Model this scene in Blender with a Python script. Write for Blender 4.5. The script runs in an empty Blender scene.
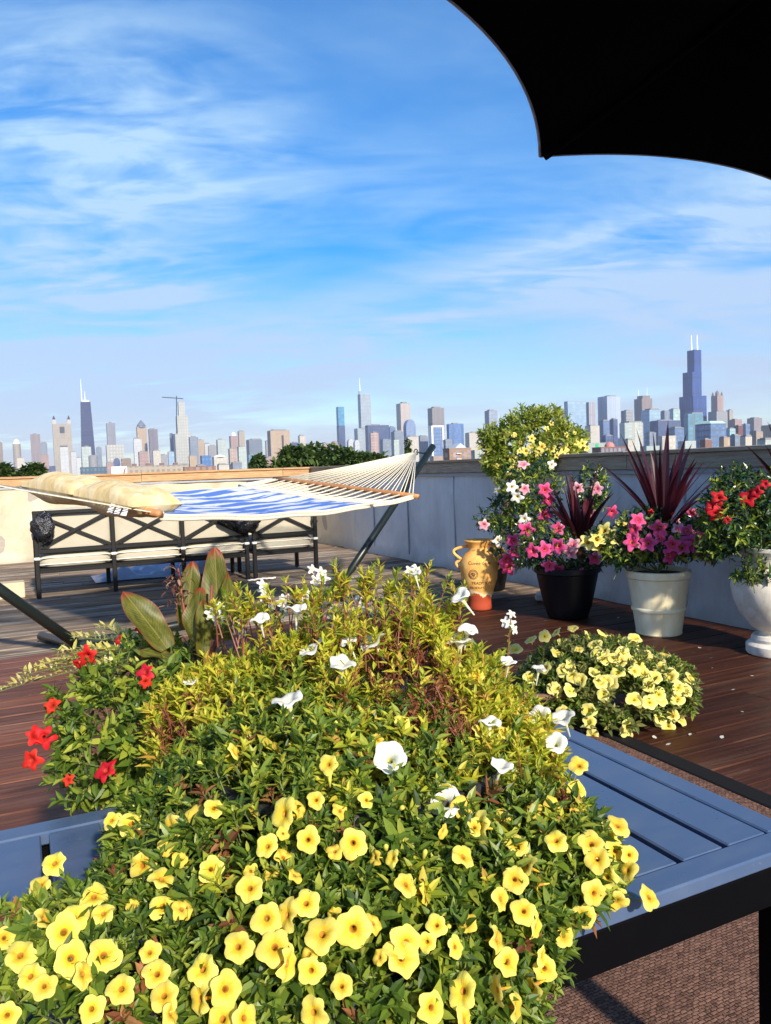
import bpy, math, random
from mathutils import Vector, Matrix, Quaternion
random.seed(11)
# settings
SKYSAT, SKYVAL, SKYHUE, SKYSTR = 1.55, 1.12, .506, .12
SUNSTR, HAZE, EXPO = 5.0, 6.5e-5, 0.62
TABLECOL = (.058, .096, .185)
UMB_D, UMB_R, UMB_A, UMB_SCAL = 2.35, 1.26, -.834, .06
S = bpy.context.scene
COL = S.collection
R = math.radians
TH = R(25.3)                       # the roof and the street grid are turned this far from the view
CU = Vector((math.cos(TH), math.sin(TH), 0)); CV = Vector((-math.sin(TH), math.cos(TH), 0))
EYE = 1.25
CITY = -14.0

# ------------------------------------------------------------------ camera
F = 770.0
cam = bpy.data.cameras.new('camera'); camo = bpy.data.objects.new('camera', cam); COL.objects.link(camo)
cam.sensor_fit = 'VERTICAL'; cam.sensor_height = 24.0; cam.lens = F / 1024 * 24.0
cam.clip_start = 0.05; cam.clip_end = 40000
PITCH, ROLL = R(3.23), R(-2.0)
CM = Matrix.Rotation(R(90) - PITCH, 4, 'X') @ Matrix.Rotation(ROLL, 4, 'Z')
camo.matrix_world = Matrix.Translation((0, 0, EYE)) @ CM
S.camera = camo
CM3 = CM.to_3x3()
CAMP = Vector((0, 0, EYE))
def ray(px, py):
    return (CM3 @ Vector(((px - 385.5) / F, -(py - 512) / F, -1))).normalized()
def at(px, py, Y):
    d = ray(px, py); return CAMP + d * (Y / d.y)
def ground(px, py, z=0.0):
    d = ray(px, py); return CAMP + d * ((z - EYE) / d.z)
def uv(u, v, z=0.0):
    p = CU * u + CV * v; p.z = z; return p

# ------------------------------------------------------------------ object helpers
BASE = {}
def tag(o, label=None, cat=None, group=None, kind=None):
    if label: o['label'] = label
    if cat: o['category'] = cat
    if group: o['group'] = group
    if kind: o['kind'] = kind
    return o
def thing(name, label, cat, loc=(0, 0, 0), rotz=0.0, group=None):
    o = bpy.data.objects.new(name, None); COL.objects.link(o)
    o.location = loc; o.rotation_euler = (0, 0, rotz); o.empty_display_size = 0.1
    BASE[o.name] = Matrix.Translation(loc) @ Matrix.Rotation(rotz, 4, 'Z')
    return tag(o, label, cat, group)
def place(o, parent, M):
    """puts o (its mesh in its own frame) at world matrix M under parent"""
    o.parent = parent
    o.matrix_basis = (BASE[parent.name].inverted() @ M) if parent else M
    return o
class MB:
    def __init__(s): s.v = []; s.f = []; s.m = []; s.uvs = None
    def add(s, vs, fs, m=0):
        b = len(s.v); s.v += [tuple(v) for v in vs]
        for f in fs: s.f.append(tuple(b + i for i in f)); s.m.append(m)
    def box(s, c, size, M=None, m=0, bev=0.0):
        x, y, z = size[0] / 2, size[1] / 2, size[2] / 2
        c = Vector(c)
        if bev > 0 and bev < min(x, y, z):
            b = bev; vs = []
            for sx in (-1, 1):
                for sy in (-1, 1):
                    for sz in (-1, 1):
                        vs += [(sx * (x - b), sy * (y - b), sz * z), (sx * (x - b), sy * y, sz * (z - b)), (sx * x, sy * (y - b), sz * (z - b))]
            def ix(sx, sy, sz, k): return ((sx > 0) * 4 + (sy > 0) * 2 + (sz > 0)) * 3 + k
            fs = []
            for sg in (-1, 1):
                fs.append([ix(a, b_, sg, 0) for a, b_ in ((-1, -1), (1, -1), (1, 1), (-1, 1))])
                fs.append([ix(a, sg, b_, 1) for a, b_ in ((-1, -1), (1, -1), (1, 1), (-1, 1))])
                fs.append([ix(sg, a, b_, 2) for a, b_ in ((-1, -1), (1, -1), (1, 1), (-1, 1))])
            for a in (-1, 1):
                for b_ in (-1, 1):
                    fs.append([ix(-1, a, b_, 0), ix(1, a, b_, 0), ix(1, a, b_, 1), ix(-1, a, b_, 1)])
                    fs.append([ix(a, -1, b_, 0), ix(a, 1, b_, 0), ix(a, 1, b_, 2), ix(a, -1, b_, 2)])
                    fs.append([ix(a, b_, -1, 1), ix(a, b_, 1, 1), ix(a, b_, 1, 2), ix(a, b_, -1, 2)])
                    for c_ in (-1, 1): fs.append([ix(a, b_, c_, k) for k in range(3)])
        else:
            vs = [(sx * x, sy * y, sz * z) for sx in (-1, 1) for sy in (-1, 1) for sz in (-1, 1)]
            fs = [(0, 1, 3, 2), (4, 6, 7, 5), (0, 4, 5, 1), (2, 3, 7, 6), (0, 2, 6, 4), (1, 5, 7, 3)]
        vs = [Vector(v) for v in vs]
        if M is not None: vs = [M @ v for v in vs]
        s.add([v + c for v in vs], fs, m)
    def bar(s, p, q, w, h, m=0, up=Vector((0, 0, 1)), bev=0.0):
        p, q = Vector(p), Vector(q); d = q - p; L = d.length; d.normalize()
        sd = d.cross(up)
        if sd.length < 1e-4: sd = d.cross(Vector((0, 1, 0)))
        sd.normalize(); n = sd.cross(d)
        M = Matrix((d, sd, n)).transposed()
        s.box((p + q) / 2, (L, w, h), M, m, bev)
    def tube(s, pts, r, seg=8, m=0, cap=True):
        pts = [Vector(p) for p in pts]; n = len(pts)
        rs = r if isinstance(r, (list, tuple)) else [r] * n
        b = len(s.v); prev = None
        for i, p in enumerate(pts):
            d = (pts[min(i + 1, n - 1)] - pts[max(i - 1, 0)]).normalized()
            if prev is None:
                a = d.cross(Vector((0, 0, 1)))
                if a.length < 1e-3: a = d.cross(Vector((1, 0, 0)))
            else: a = prev - d * prev.dot(d)
            a.normalize(); c = d.cross(a); prev = a
            for k in range(seg):
                t = 2 * math.pi * k / seg
                s.v.append(tuple(p + (a * math.cos(t) + c * math.sin(t)) * rs[i]))
        for i in range(n - 1):
            for k in range(seg):
                k2 = (k + 1) % seg
                s.f.append((b + i * seg + k, b + i * seg + k2, b + (i + 1) * seg + k2, b + (i + 1) * seg + k)); s.m.append(m)
        if cap:
            s.f.append(tuple(b + k for k in reversed(range(seg)))); s.m.append(m)
            s.f.append(tuple(b + (n - 1) * seg + k for k in range(seg))); s.m.append(m)
    def lathe(s, prof, c=(0, 0, 0), seg=40, m=0, squash=1.0):
        b = len(s.v); c = Vector(c); n = len(prof)
        for r, z in prof:
            for k in range(seg):
                t = 2 * math.pi * k / seg
                s.v.append((c.x + r * math.cos(t), c.y + r * squash * math.sin(t), c.z + z))
        for i in range(n - 1):
            for k in range(seg):
                k2 = (k + 1) % seg
                s.f.append((b + i * seg + k, b + i * seg + k2, b + (i + 1) * seg + k2, b + (i + 1) * seg + k)); s.m.append(m)
        s.f.append(tuple(b + k for k in reversed(range(seg)))); s.m.append(m)
        s.f.append(tuple(b + (n - 1) * seg + k for k in range(seg))); s.m.append(m)
    def leaf(s, p, d, up, L, W, m=0, curl=0.15, fold=0.18):
        d = d.normalized(); sd = d.cross(up)
        if sd.length < 1e-3: sd = d.cross(Vector((1, 0, 0)))
        sd.normalize(); n = sd.cross(d)
        a = p + d * (L * .32) + n * (L * .05); t = p + d * L - n * (L * curl)
        c = p + d * (L * .68) - n * (L * curl * .35)
        h = W / 2; f = n * (W * fold)
        b = len(s.v)
        s.v += [tuple(p), tuple(a + sd * h * .92 + f), tuple(a), tuple(a - sd * h * .92 + f),
                tuple(c + sd * h * .8 + f), tuple(c), tuple(c - sd * h * .8 + f), tuple(t)]
        for q in ((0, 1, 2), (0, 2, 3), (1, 4, 5, 2), (2, 5, 6, 3), (4, 7, 5), (5, 7, 6)):
            s.f.append(tuple(b + i for i in q)); s.m.append(m)
    def strap(s, p, d, L, W, droop, m=0, n=7, fold=.25, belly=.3, side=None):
        """a long blade: rises along d and droops"""
        p = Vector(p); d = d.normalized(); sd = d.cross(Vector((0, 0, 1)))
        if sd.length < .05: sd = Vector((random.uniform(-1, 1), random.uniform(-1, 1), 0))
        if side is not None: sd = side - d * side.dot(d)
        sd.normalize(); b = len(s.v); pos = p.copy(); dd = d.copy()
        for i in range(n + 1):
            t = i / n
            w = W / 2 * (min(1, .45 + t / belly * .55) if t < belly else max(.02, 1 - ((t - belly) / (1 - belly)) ** 1.7))
            nn = sd.cross(dd)
            s.v += [tuple(pos + sd * w + nn * w * fold), tuple(pos), tuple(pos - sd * w + nn * w * fold)]
            pos = pos + dd * (L / n); dd = (dd + Vector((0, 0, -droop / n * (.3 + t * 1.6)))).normalized()
        for i in range(n):
            q = b + i * 3
            s.f += [(q, q + 1, q + 4, q + 3), (q + 1, q + 2, q + 5, q + 4)]; s.m += [m, m]
    def build(s, name, mats, parent=None, smooth=False, autosm=None):
        me = bpy.data.meshes.new(name)
        vs = s.v
        if parent is not None:
            Mi = BASE[parent.name].inverted(); vs = [tuple(Mi @ Vector(v)) for v in s.v]
        me.from_pydata(vs, [], s.f)
        mats = mats if isinstance(mats, (list, tuple)) else [mats]
        for x in mats: me.materials.append(x)
        if len(mats) > 1: me.polygons.foreach_set('material_index', s.m)
        if smooth: me.polygons.foreach_set('use_smooth', [True] * len(me.polygons))
        me.update()
        o = bpy.data.objects.new(name, me); COL.objects.link(o)
        if autosm:
            try: me.set_sharp_from_angle(angle=R(autosm))
            except Exception: pass
        if parent is not None:
            o.parent = parent; BASE[o.name] = BASE[parent.name]
        else: BASE[o.name] = Matrix.Identity(4)
        return o
def blobmesh(name, mat, parent, centre, radii, noise=.06, seg=28, rings=16, M=None, seed=0, power=1.0):
    """soft irregular ellipsoid (cushions, bundles, domes)"""
    rnd = random.Random(seed); ph = [rnd.uniform(0, 6.28) for _ in range(8)]
    mb = MB(); vs = []; fs = []
    for i in range(rings + 1):
        a = math.pi * i / rings
        for k in range(seg):
            t = 2 * math.pi * k / seg
            d = Vector((math.sin(a) * math.cos(t), math.sin(a) * math.sin(t), math.cos(a)))
            if power != 1.0:
                d = Vector([math.copysign(abs(x) ** power, x) for x in d])
            w = 1 + noise * (math.sin(3 * t + ph[0] + 2 * a) + math.sin(5 * a + ph[1] + 2 * t) * .7 + math.sin(9 * t + ph[2] - 5 * a) * .45 + math.sin(17 * t + 11 * a + ph[3]) * .25)
            p = Vector((d.x * radii[0], d.y * radii[1], d.z * radii[2])) * w
            if M is not None: p = M @ p
            vs.append(Vector(centre) + p)
    for i in range(rings):
        for k in range(seg):
            k2 = (k + 1) % seg
            fs.append((i * seg + k, (i + 1) * seg + k, (i + 1) * seg + k2, i * seg + k2))
    mb.add(vs, fs)
    return mb.build(name, mat, parent, smooth=True)

# ------------------------------------------------------------------ materials
class NT:
    def __init__(s, name):
        s.mat = bpy.data.materials.new(name); s.mat.use_nodes = True
        s.t = s.mat.node_tree; s.t.nodes.clear()
        s.out = s.n('ShaderNodeOutputMaterial'); s.tc = s.n('ShaderNodeTexCoord')
    def n(s, typ, **kw):
        x = s.t.nodes.new(typ)
        for k, v in kw.items():
            if k.startswith('i_'): x.inputs[k[2:].replace('_', ' ')].default_value = v
            else: setattr(x, k, v)
        return x
    def l(s, a, b): s.t.links.new(a, b)
    def math(s, op, a, b=None):
        x = s.n('ShaderNodeMath', operation=op)
        for i, q in enumerate((a, b)):
            if q is None: continue
            if isinstance(q, (int, float)): x.inputs[i].default_value = q
            else: s.l(q, x.inputs[i])
        return x.outputs[0]
    def map(s, scale=(1, 1, 1), src='Object', rot=(0, 0, 0)):
        m = s.n('ShaderNodeMapping'); m.inputs['Scale'].default_value = scale; m.inputs['Rotation'].default_value = rot
        s.l(s.tc.outputs[src], m.inputs[0]); return m.outputs[0]
    def noise(s, vec, scale, detail=4, rough=.6, dist=0.0):
        x = s.n('ShaderNodeTexNoise'); x.inputs['Scale'].default_value = scale; x.inputs['Detail'].default_value = detail
        x.inputs['Roughness'].default_value = rough; x.inputs['Distortion'].default_value = dist
        if vec is not None: s.l(vec, x.inputs['Vector'])
        return x.outputs[0]
    def ramp(s, fac, stops, interp='LINEAR'):
        x = s.n('ShaderNodeValToRGB'); x.color_ramp.interpolation = interp
        el = x.color_ramp.elements
        while len(el) < len(stops): el.new(.5)
        for e, (p, c) in zip(el, stops):
            e.position = p; e.color = (c[0], c[1], c[2], 1) if not isinstance(c, (int, float)) else (c, c, c, 1)
        s.l(fac, x.inputs[0]); return x.outputs[0]
    def mix(s, fac, a, b, blend='MIX'):
        x = s.n('ShaderNodeMix', data_type='RGBA', blend_type=blend)
        for i, q in ((0, fac), (6, a), (7, b)):
            if isinstance(q, (int, float)): x.inputs[i].default_value = q
            elif isinstance(q, tuple): x.inputs[i].default_value = (*q, 1)
            else: s.l(q, x.inputs[i])
        return x.outputs[2]
    def bsdf(s, col, rough=.6, spec=.5, metal=0.0, bump=None, bstr=.3, bdist=.01, transl=0.0, tcol=None, coat=0.0):
        b = s.n('ShaderNodeBsdfPrincipled')
        for k, q in (('Base Color', col), ('Roughness', rough), ('Specular IOR Level', spec), ('Metallic', metal), ('Coat Weight', coat)):
            if isinstance(q, (int, float)): b.inputs[k].default_value = q
            elif isinstance(q, tuple): b.inputs[k].default_value = (*q, 1)
            else: s.l(q, b.inputs[k])
        if bump is not None:
            x = s.n('ShaderNodeBump'); x.inputs['Strength'].default_value = bstr; x.inputs['Distance'].default_value = bdist
            s.l(bump, x.inputs['Height']); s.l(x.outputs[0], b.inputs['Normal'])
        o = b.outputs[0]
        if transl > 0:
            t = s.n('ShaderNodeBsdfTranslucent')
            c = tcol if tcol is not None else col
            if isinstance(c, tuple): t.inputs[0].default_value = (*c, 1)
            else: s.l(c, t.inputs[0])
            m = s.n('ShaderNodeMixShader'); m.inputs[0].default_value = transl
            s.l(o, m.inputs[1]); s.l(t.outputs[0], m.inputs[2]); o = m.outputs[0]
        s.l(o, s.out.inputs[0]); return s.mat

def plain(name, col, rough=.6, spec=.5, metal=0.0, var=.12, scale=30, bstr=.15, bdist=.004, coat=0.0, transl=0.0):
    t = NT(name); n = t.noise(t.map(), scale, 5)
    lo = tuple(c * (1 - var) for c in col); hi = tuple(min(1, c * (1 + var)) for c in col)
    c = t.ramp(n, [(.3, lo), (.7, hi)])
    return t.bsdf(c, rough, spec, metal, n, bstr, bdist, transl, coat=coat)
def leafmat(name, stops, rough=.42, transl=.35, spec=.4):
    t = NT(name); g = t.n('ShaderNodeNewGeometry')
    c = t.ramp(g.outputs['Random Per Island'], stops)
    hs = t.n('ShaderNodeHueSaturation'); hs.inputs['Value'].default_value = 1.5; hs.inputs['Hue'].default_value = .485; t.l(c, hs.inputs['Color'])
    return t.bsdf(c, rough, spec, transl=transl, tcol=hs.outputs[0])

# ------------------------------------------------------------------ sky, sun, air
SUN = Vector((.445, -.895, 0)).normalized()
EL = R(28.5)
SUN3 = (SUN * math.cos(EL) + Vector((0, 0, math.sin(EL)))).normalized()
w = bpy.data.worlds.new('World'); S.world = w; w.use_nodes = True
nt = w.node_tree; nt.nodes.clear()
def N(typ, **kw):
    x = nt.nodes.new(typ)
    for k, v in kw.items(): setattr(x, k, v)
    return x
Lk = nt.links.new
sky = N('ShaderNodeTexSky', sky_type='NISHITA'); sky.sun_disc = False
sky.sun_elevation = EL; sky.sun_rotation = math.atan2(SUN.x, SUN.y)
sky.air_density = 1.0; sky.dust_density = 0.6; sky.ozone_density = 3.0
tc = N('ShaderNodeTexCoord'); sep = N('ShaderNodeSeparateXYZ'); Lk(tc.outputs['Generated'], sep.inputs[0])
def M_(op, a, b=None, c=None, clamp=False):
    x = N('ShaderNodeMath', operation=op); x.use_clamp = clamp
    for i, q in enumerate((a, b, c)):
        if q is None: continue
        if isinstance(q, (int, float)): x.inputs[i].default_value = q
        else: Lk(q, x.inputs[i])
    return x.outputs[0]
zc = M_('MAXIMUM', sep.outputs[2], 0.0)
den = M_('ADD', zc, 0.16)
cmb = N('ShaderNodeCombineXYZ'); Lk(M_('DIVIDE', sep.outputs[0], den), cmb.inputs[0]); Lk(M_('DIVIDE', sep.outputs[1], den), cmb.inputs[1])
def wn(scale, sc, rot, detail, rough, dist, loc=(0, 0, 0)):
    m = N('ShaderNodeMapping'); m.inputs['Scale'].default_value = sc; m.inputs['Rotation'].default_value = (0, 0, rot); m.inputs['Location'].default_value = loc
    Lk(cmb.outputs[0], m.inputs[0])
    x = N('ShaderNodeTexNoise'); x.inputs['Scale'].default_value = scale; x.inputs['Detail'].default_value = detail
    x.inputs['Roughness'].default_value = rough; x.inputs['Distortion'].default_value = dist
    Lk(m.outputs[0], x.inputs['Vector']); return x.outputs[0]
def ss(v, a, b):
    x = N('ShaderNodeMapRange', interpolation_type='SMOOTHSTEP'); Lk(v, x.inputs[0])
    x.inputs[1].default_value = a; x.inputs[2].default_value = b; return x.outputs[0]
def dotn(v):
    x = N('ShaderNodeVectorMath', operation='DOT_PRODUCT'); Lk(tc.outputs['Generated'], x.inputs[0]); x.inputs[1].default_value = v; return x.outputs['Value']
def band(p, q, wdt):               # a long cloud bank between two compass directions
    n_ = ray(*p).cross(ray(*q)).normalized(); return ss(M_('ABSOLUTE', dotn(n_)), wdt, 0.0)
def bank(p, r0):
    return ss(dotn(ray(*p)), math.cos(r0), 1.0)
wisp = wn(2.0, (.75, 1.7, 1), R(-26), 8, .56, 1.0, (3.1, 1.7, 0))
fine = wn(7.0, (.7, 1.9, 1), R(-32), 6, .52, .8, (1.3, 4.4, 0))
veil = wn(1.3, (.8, 1.2, 1), R(-20), 6, .55, .5, (9.2, 4.0, 0))
tex = M_('ADD', M_('MULTIPLY', ss(wisp, .30, .74), .8), M_('MULTIPLY', ss(fine, .34, .78), .32))
k1 = M_('MULTIPLY', bank((35, 215), .27), .62); k2 = M_('MULTIPLY', bank((170, 170), .22), .42)
k3 = M_('MULTIPLY', band((300, 352), (800, 200), .085), .60); k4 = M_('MULTIPLY', bank((90, 345), .17), .22); k5 = M_('MULTIPLY', band((-200, 40), (560, 250), .10), .30)
k6 = M_('MULTIPLY', bank((690, 260), .2), .35)
msk = M_('ADD', M_('ADD', M_('ADD', k1, k2), M_('ADD', k3, k4)), M_('ADD', M_('ADD', k5, k6), .10))
cl = M_('MULTIPLY', tex, msk)
low = M_('MULTIPLY', ss(zc, .34, .0), .66)
cl = M_('ADD', cl, M_('MULTIPLY', low, M_('ADD', .55, M_('MULTIPLY', ss(veil, .25, .7), .45))))
cl = M_('MINIMUM', M_('ADD', cl, M_('MULTIPLY', ss(veil, .30, .80), .22)), .80)
# clear air: the sky texture, saturated the way the phone shows it
hs = N('ShaderNodeHueSaturation'); hs.inputs['Saturation'].default_value = SKYSAT; hs.inputs['Value'].default_value = SKYVAL; hs.inputs['Hue'].default_value = SKYHUE
Lk(sky.outputs[0], hs.inputs['Color'])
mx = N('ShaderNodeMix', data_type='RGBA'); Lk(cl, mx.inputs[0]); Lk(hs.outputs[0], mx.inputs[6])
cr = N('ShaderNodeValToRGB'); cr.color_ramp.elements[0].color = (3.05, 3.15, 4.3, 1); cr.color_ramp.elements[1].color = (3.4, 4.8, 5.9, 1)
cr.color_ramp.elements[1].position = .35
Lk(zc, cr.inputs[0]); Lk(cr.outputs[0], mx.inputs[7])
bg = N('ShaderNodeBackground'); bg.inputs[1].default_value = SKYSTR
Lk(mx.outputs[2], bg.inputs[0]); wo = N('ShaderNodeOutputWorld'); Lk(bg.outputs[0], wo.inputs[0])

sl = bpy.data.lights.new('sun', 'SUN'); sl.energy = SUNSTR; sl.angle = R(2.4); sl.color = (1, .89, .72)
so = bpy.data.objects.new('sun', sl); COL.objects.link(so)
so.rotation_euler = SUN3.to_track_quat('Z', 'Y').to_euler(); so.location = (5, -8, 12)

hz = MB(); hz.box((0, 2600, 260), (9000, 6400, 2 * (260 - CITY + 1)))
ho = hz.build('haze', bpy.data.materials.new('haze_air')); tag(ho, kind='stuff', label='pale blue summer haze over the far city')
hm = ho.data.materials[0]; hm.use_nodes = True; hm.node_tree.nodes.clear()
vo = hm.node_tree.nodes.new('ShaderNodeVolumePrincipled'); vo.inputs['Density'].default_value = HAZE
vo.inputs['Color'].default_value = (.78, .84, 1.0, 1); vo.inputs['Anisotropy'].default_value = .2
om = hm.node_tree.nodes.new('ShaderNodeOutputMaterial'); hm.node_tree.links.new(vo.outputs[0], om.inputs['Volume'])

# ------------------------------------------------------------------ city ground and roof
m = MB(); m.add([(-14000, -3000, CITY), (14000, -3000, CITY), (14000, 22000, CITY), (-14000, 22000, CITY)], [(0, 1, 2, 3)])
t = NT('city_ground'); n = t.noise(t.map((.01, .01, .01)), 3, 6); c = t.ramp(n, [(.35, (.05, .08, .035)), (.5, (.16, .15, .14)), (.7, (.22, .2, .18))])
tag(m.build('ground', t.bsdf(c, .9)), kind='structure')
WU, WV = 4.75, 13.1                # inner faces of the two parapets
Mr = Matrix.Rotation(TH, 4, 'Z')
def uvobj(o):                       # mesh given in u, v, z
    o.matrix_world = Mr; return o
m = MB(); m.box((-2, 4.4, -7.08), (14.2, 18.2, 13.8))
tag(uvobj(m.build('roof', plain('roof_felt', (.09, .085, .08), .9))), kind='structure')

# decks: separate boards, in u, v
PB = .168
def deckmat(name, red):
    t = NT(name); sp = t.n('ShaderNodeSeparateXYZ'); t.l(t.tc.outputs['Object'], sp.inputs[0])
    bi = t.math('FLOOR', t.math('DIVIDE', sp.outputs[1], PB))
    wnz = t.n('ShaderNodeTexWhiteNoise', noise_dimensions='1D'); t.l(bi, wnz.inputs['W'])
    isl = t.n('ShaderNodeNewGeometry').outputs['Random Per Island']
    off = t.n('ShaderNodeCombineXYZ'); t.l(t.math('MULTIPLY', isl, 37.0), off.inputs[0]); t.l(t.math('MULTIPLY', isl, 91.0), off.inputs[2])
    va = t.n('ShaderNodeVectorMath', operation='ADD'); t.l(t.tc.outputs['Object'], va.inputs[0]); t.l(off.outputs[0], va.inputs[1])
    mp = t.n('ShaderNodeMapping'); mp.inputs['Scale'].default_value = (.8, 20, 20); t.l(va.outputs[0], mp.inputs[0])
    grain = t.noise(mp.outputs[0], 1.5, 9, .72, .6)
    mp2 = t.n('ShaderNodeMapping'); mp2.inputs['Scale'].default_value = (1.0, 5, 5); t.l(va.outputs[0], mp2.inputs[0])
    patch = t.noise(mp2.outputs[0], 1.1, 5, .6)
    broad = t.noise(t.map((.5, .8, 1)), .9, 4, .55)
    if red:
        c = t.ramp(grain, [(.28, (.045, .014, .007)), (.5, (.18, .060, .026)), (.72, (.36, .155, .080))])
        c = t.mix(t.math('MULTIPLY', isl, .55), c, (.045, .017, .011))
        wear = t.ramp(t.math('ADD', t.math('MULTIPLY', grain, .6), t.math('MULTIPLY', patch, .55)), [(.63, 0.0), (.72, 1.0)])
        c = t.mix(t.math('MULTIPLY', wear, .45), c, (.26, .165, .115))
        mp3 = t.n('ShaderNodeMapping'); mp3.inputs['Scale'].default_value = (5, 26, 5); mp3.inputs['Rotation'].default_value = (0, 0, .1); t.l(va.outputs[0], mp3.inputs[0])
        fl = t.noise(mp3.outputs[0], 2.6, 3, .5, .8)
        fleck = t.ramp(fl, [(.73, 0.0), (.76, 1.0)])
        c = t.mix(t.math('MULTIPLY', fleck, .7), c, (.55, .48, .45))
        oil = t.n('ShaderNodeMapRange', interpolation_type='SMOOTHSTEP'); t.l(t.math('ADD', sp.outputs[0], t.math('MULTIPLY', t.math('SUBTRACT', broad, .5), 2.5)), oil.inputs[0]); oil.inputs[1].default_value = .9; oil.inputs[2].default_value = 2.4
        dk = t.mix(1.0, c, (.30, .27, .25), 'MULTIPLY'); dk = t.mix(t.math('MULTIPLY', fleck, .45), dk, (.50, .42, .38)); c = t.mix(oil.outputs[0], c, dk)
        rough = t.ramp(patch, [(.3, .42), (.7, .62)]); sp_ = .25
    else:
        c = t.ramp(grain, [(.30, (.035, .025, .018)), (.43, (.12, .09, .066)), (.56, (.26, .21, .165)), (.75, (.48, .42, .345))])
        c = t.mix(t.ramp(isl, [(.0, .0), (.35, .05), (.6, .55), (1.0, .75)]), c, t.mix(patch, (.05, .036, .026), (.13, .095, .07)))
        c = t.mix(t.ramp(patch, [(.52, 0.0), (.70, .75)]), c, (.54, .49, .42))
        c = t.mix(t.ramp(broad, [(.42, 0.0), (.7, .7)]), c, t.mix(grain, (.10, .06, .035), (.33, .21, .13)))
        rough = .85; sp_ = .25
    return t.bsdf(c, rough, sp_, bump=grain, bstr=.45, bdist=.006)
def deck(name, v0, v1, mat, gap, jit):
    m = MB(); k0, k1 = int(round(v0 / PB)), int(round(v1 / PB))
    for k in range(k0, k1):
        va, vb = k * PB + gap / 2, min((k + 1) * PB - gap / 2, WV - .01)
        u = -9 + random.uniform(-3, 0)
        while u < WU - .02:
            L = random.choice((2.4, 3.0, 3.6, 4.2)); u2 = min(u + L, WU - .02)
            z = random.uniform(-jit, 0); a = random.uniform(-jit, jit)
            if u2 > -9: m.box(((u + u2) / 2, (va + vb) / 2, -.014 + z), (u2 - u - .004, vb - va, .028), Matrix.Rotation(a, 3, 'X'), 0, .003)
            u = u2
    return tag(uvobj(m.build(name, mat)), kind='structure')
VSPLIT = round(6.02 / PB) * PB
deck('stained_deck', -4.5, VSPLIT, deckmat('red_brown_deck_stain', True), .007, .002)
deck('weathered_deck', VSPLIT, WV, deckmat('weathered_grey_boards', False), .020, .010)

# parapets -------------------------------------------------------------------------
HC = EYE + .0735 - .03                   # top of the coping
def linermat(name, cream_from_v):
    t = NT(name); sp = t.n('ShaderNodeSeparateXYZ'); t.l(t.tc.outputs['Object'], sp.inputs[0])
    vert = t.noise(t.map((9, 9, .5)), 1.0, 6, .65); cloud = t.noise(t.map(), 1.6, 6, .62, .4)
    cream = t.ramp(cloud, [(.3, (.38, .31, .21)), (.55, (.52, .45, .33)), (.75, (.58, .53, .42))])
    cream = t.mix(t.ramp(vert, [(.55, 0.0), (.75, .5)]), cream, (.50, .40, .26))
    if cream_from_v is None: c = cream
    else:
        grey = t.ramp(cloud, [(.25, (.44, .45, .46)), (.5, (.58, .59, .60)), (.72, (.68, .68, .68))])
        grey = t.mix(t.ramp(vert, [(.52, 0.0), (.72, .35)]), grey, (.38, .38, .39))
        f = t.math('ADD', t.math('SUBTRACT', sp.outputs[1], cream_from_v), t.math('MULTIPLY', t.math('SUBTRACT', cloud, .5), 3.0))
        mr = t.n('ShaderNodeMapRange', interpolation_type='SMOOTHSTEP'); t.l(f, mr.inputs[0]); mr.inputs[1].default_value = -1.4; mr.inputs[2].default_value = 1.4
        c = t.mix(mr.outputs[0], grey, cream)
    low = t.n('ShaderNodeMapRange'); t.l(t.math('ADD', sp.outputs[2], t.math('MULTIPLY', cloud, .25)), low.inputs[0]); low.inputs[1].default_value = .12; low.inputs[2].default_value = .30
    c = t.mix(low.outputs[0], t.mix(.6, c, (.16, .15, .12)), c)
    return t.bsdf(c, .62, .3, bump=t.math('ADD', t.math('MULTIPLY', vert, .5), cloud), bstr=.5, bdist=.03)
def copemat(name, a, b, c_):
    t = NT(name); g = t.noise(t.map((2, 2, 18)), 2.5, 8, .66, .5); isl = t.n('ShaderNodeNewGeometry').outputs['Random Per Island']
    c = t.ramp(g, [(.3, a), (.52, b), (.75, c_)]); c = t.mix(t.math('MULTIPLY', isl, .4), c, a)
    return t.bsdf(c, .75, .3, bump=g, bstr=.35, bdist=.006)
cope_tan = copemat('orange_tan_coping_wood', (.30, .17, .08), (.46, .28, .14), (.60, .42, .25))
cope_grey = copemat('brown_grey_coping_wood', (.22, .17, .12), (.36, .29, .21), (.50, .42, .33))
seam_m = plain('wall_seam', (.30, .31, .33), .6)
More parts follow.
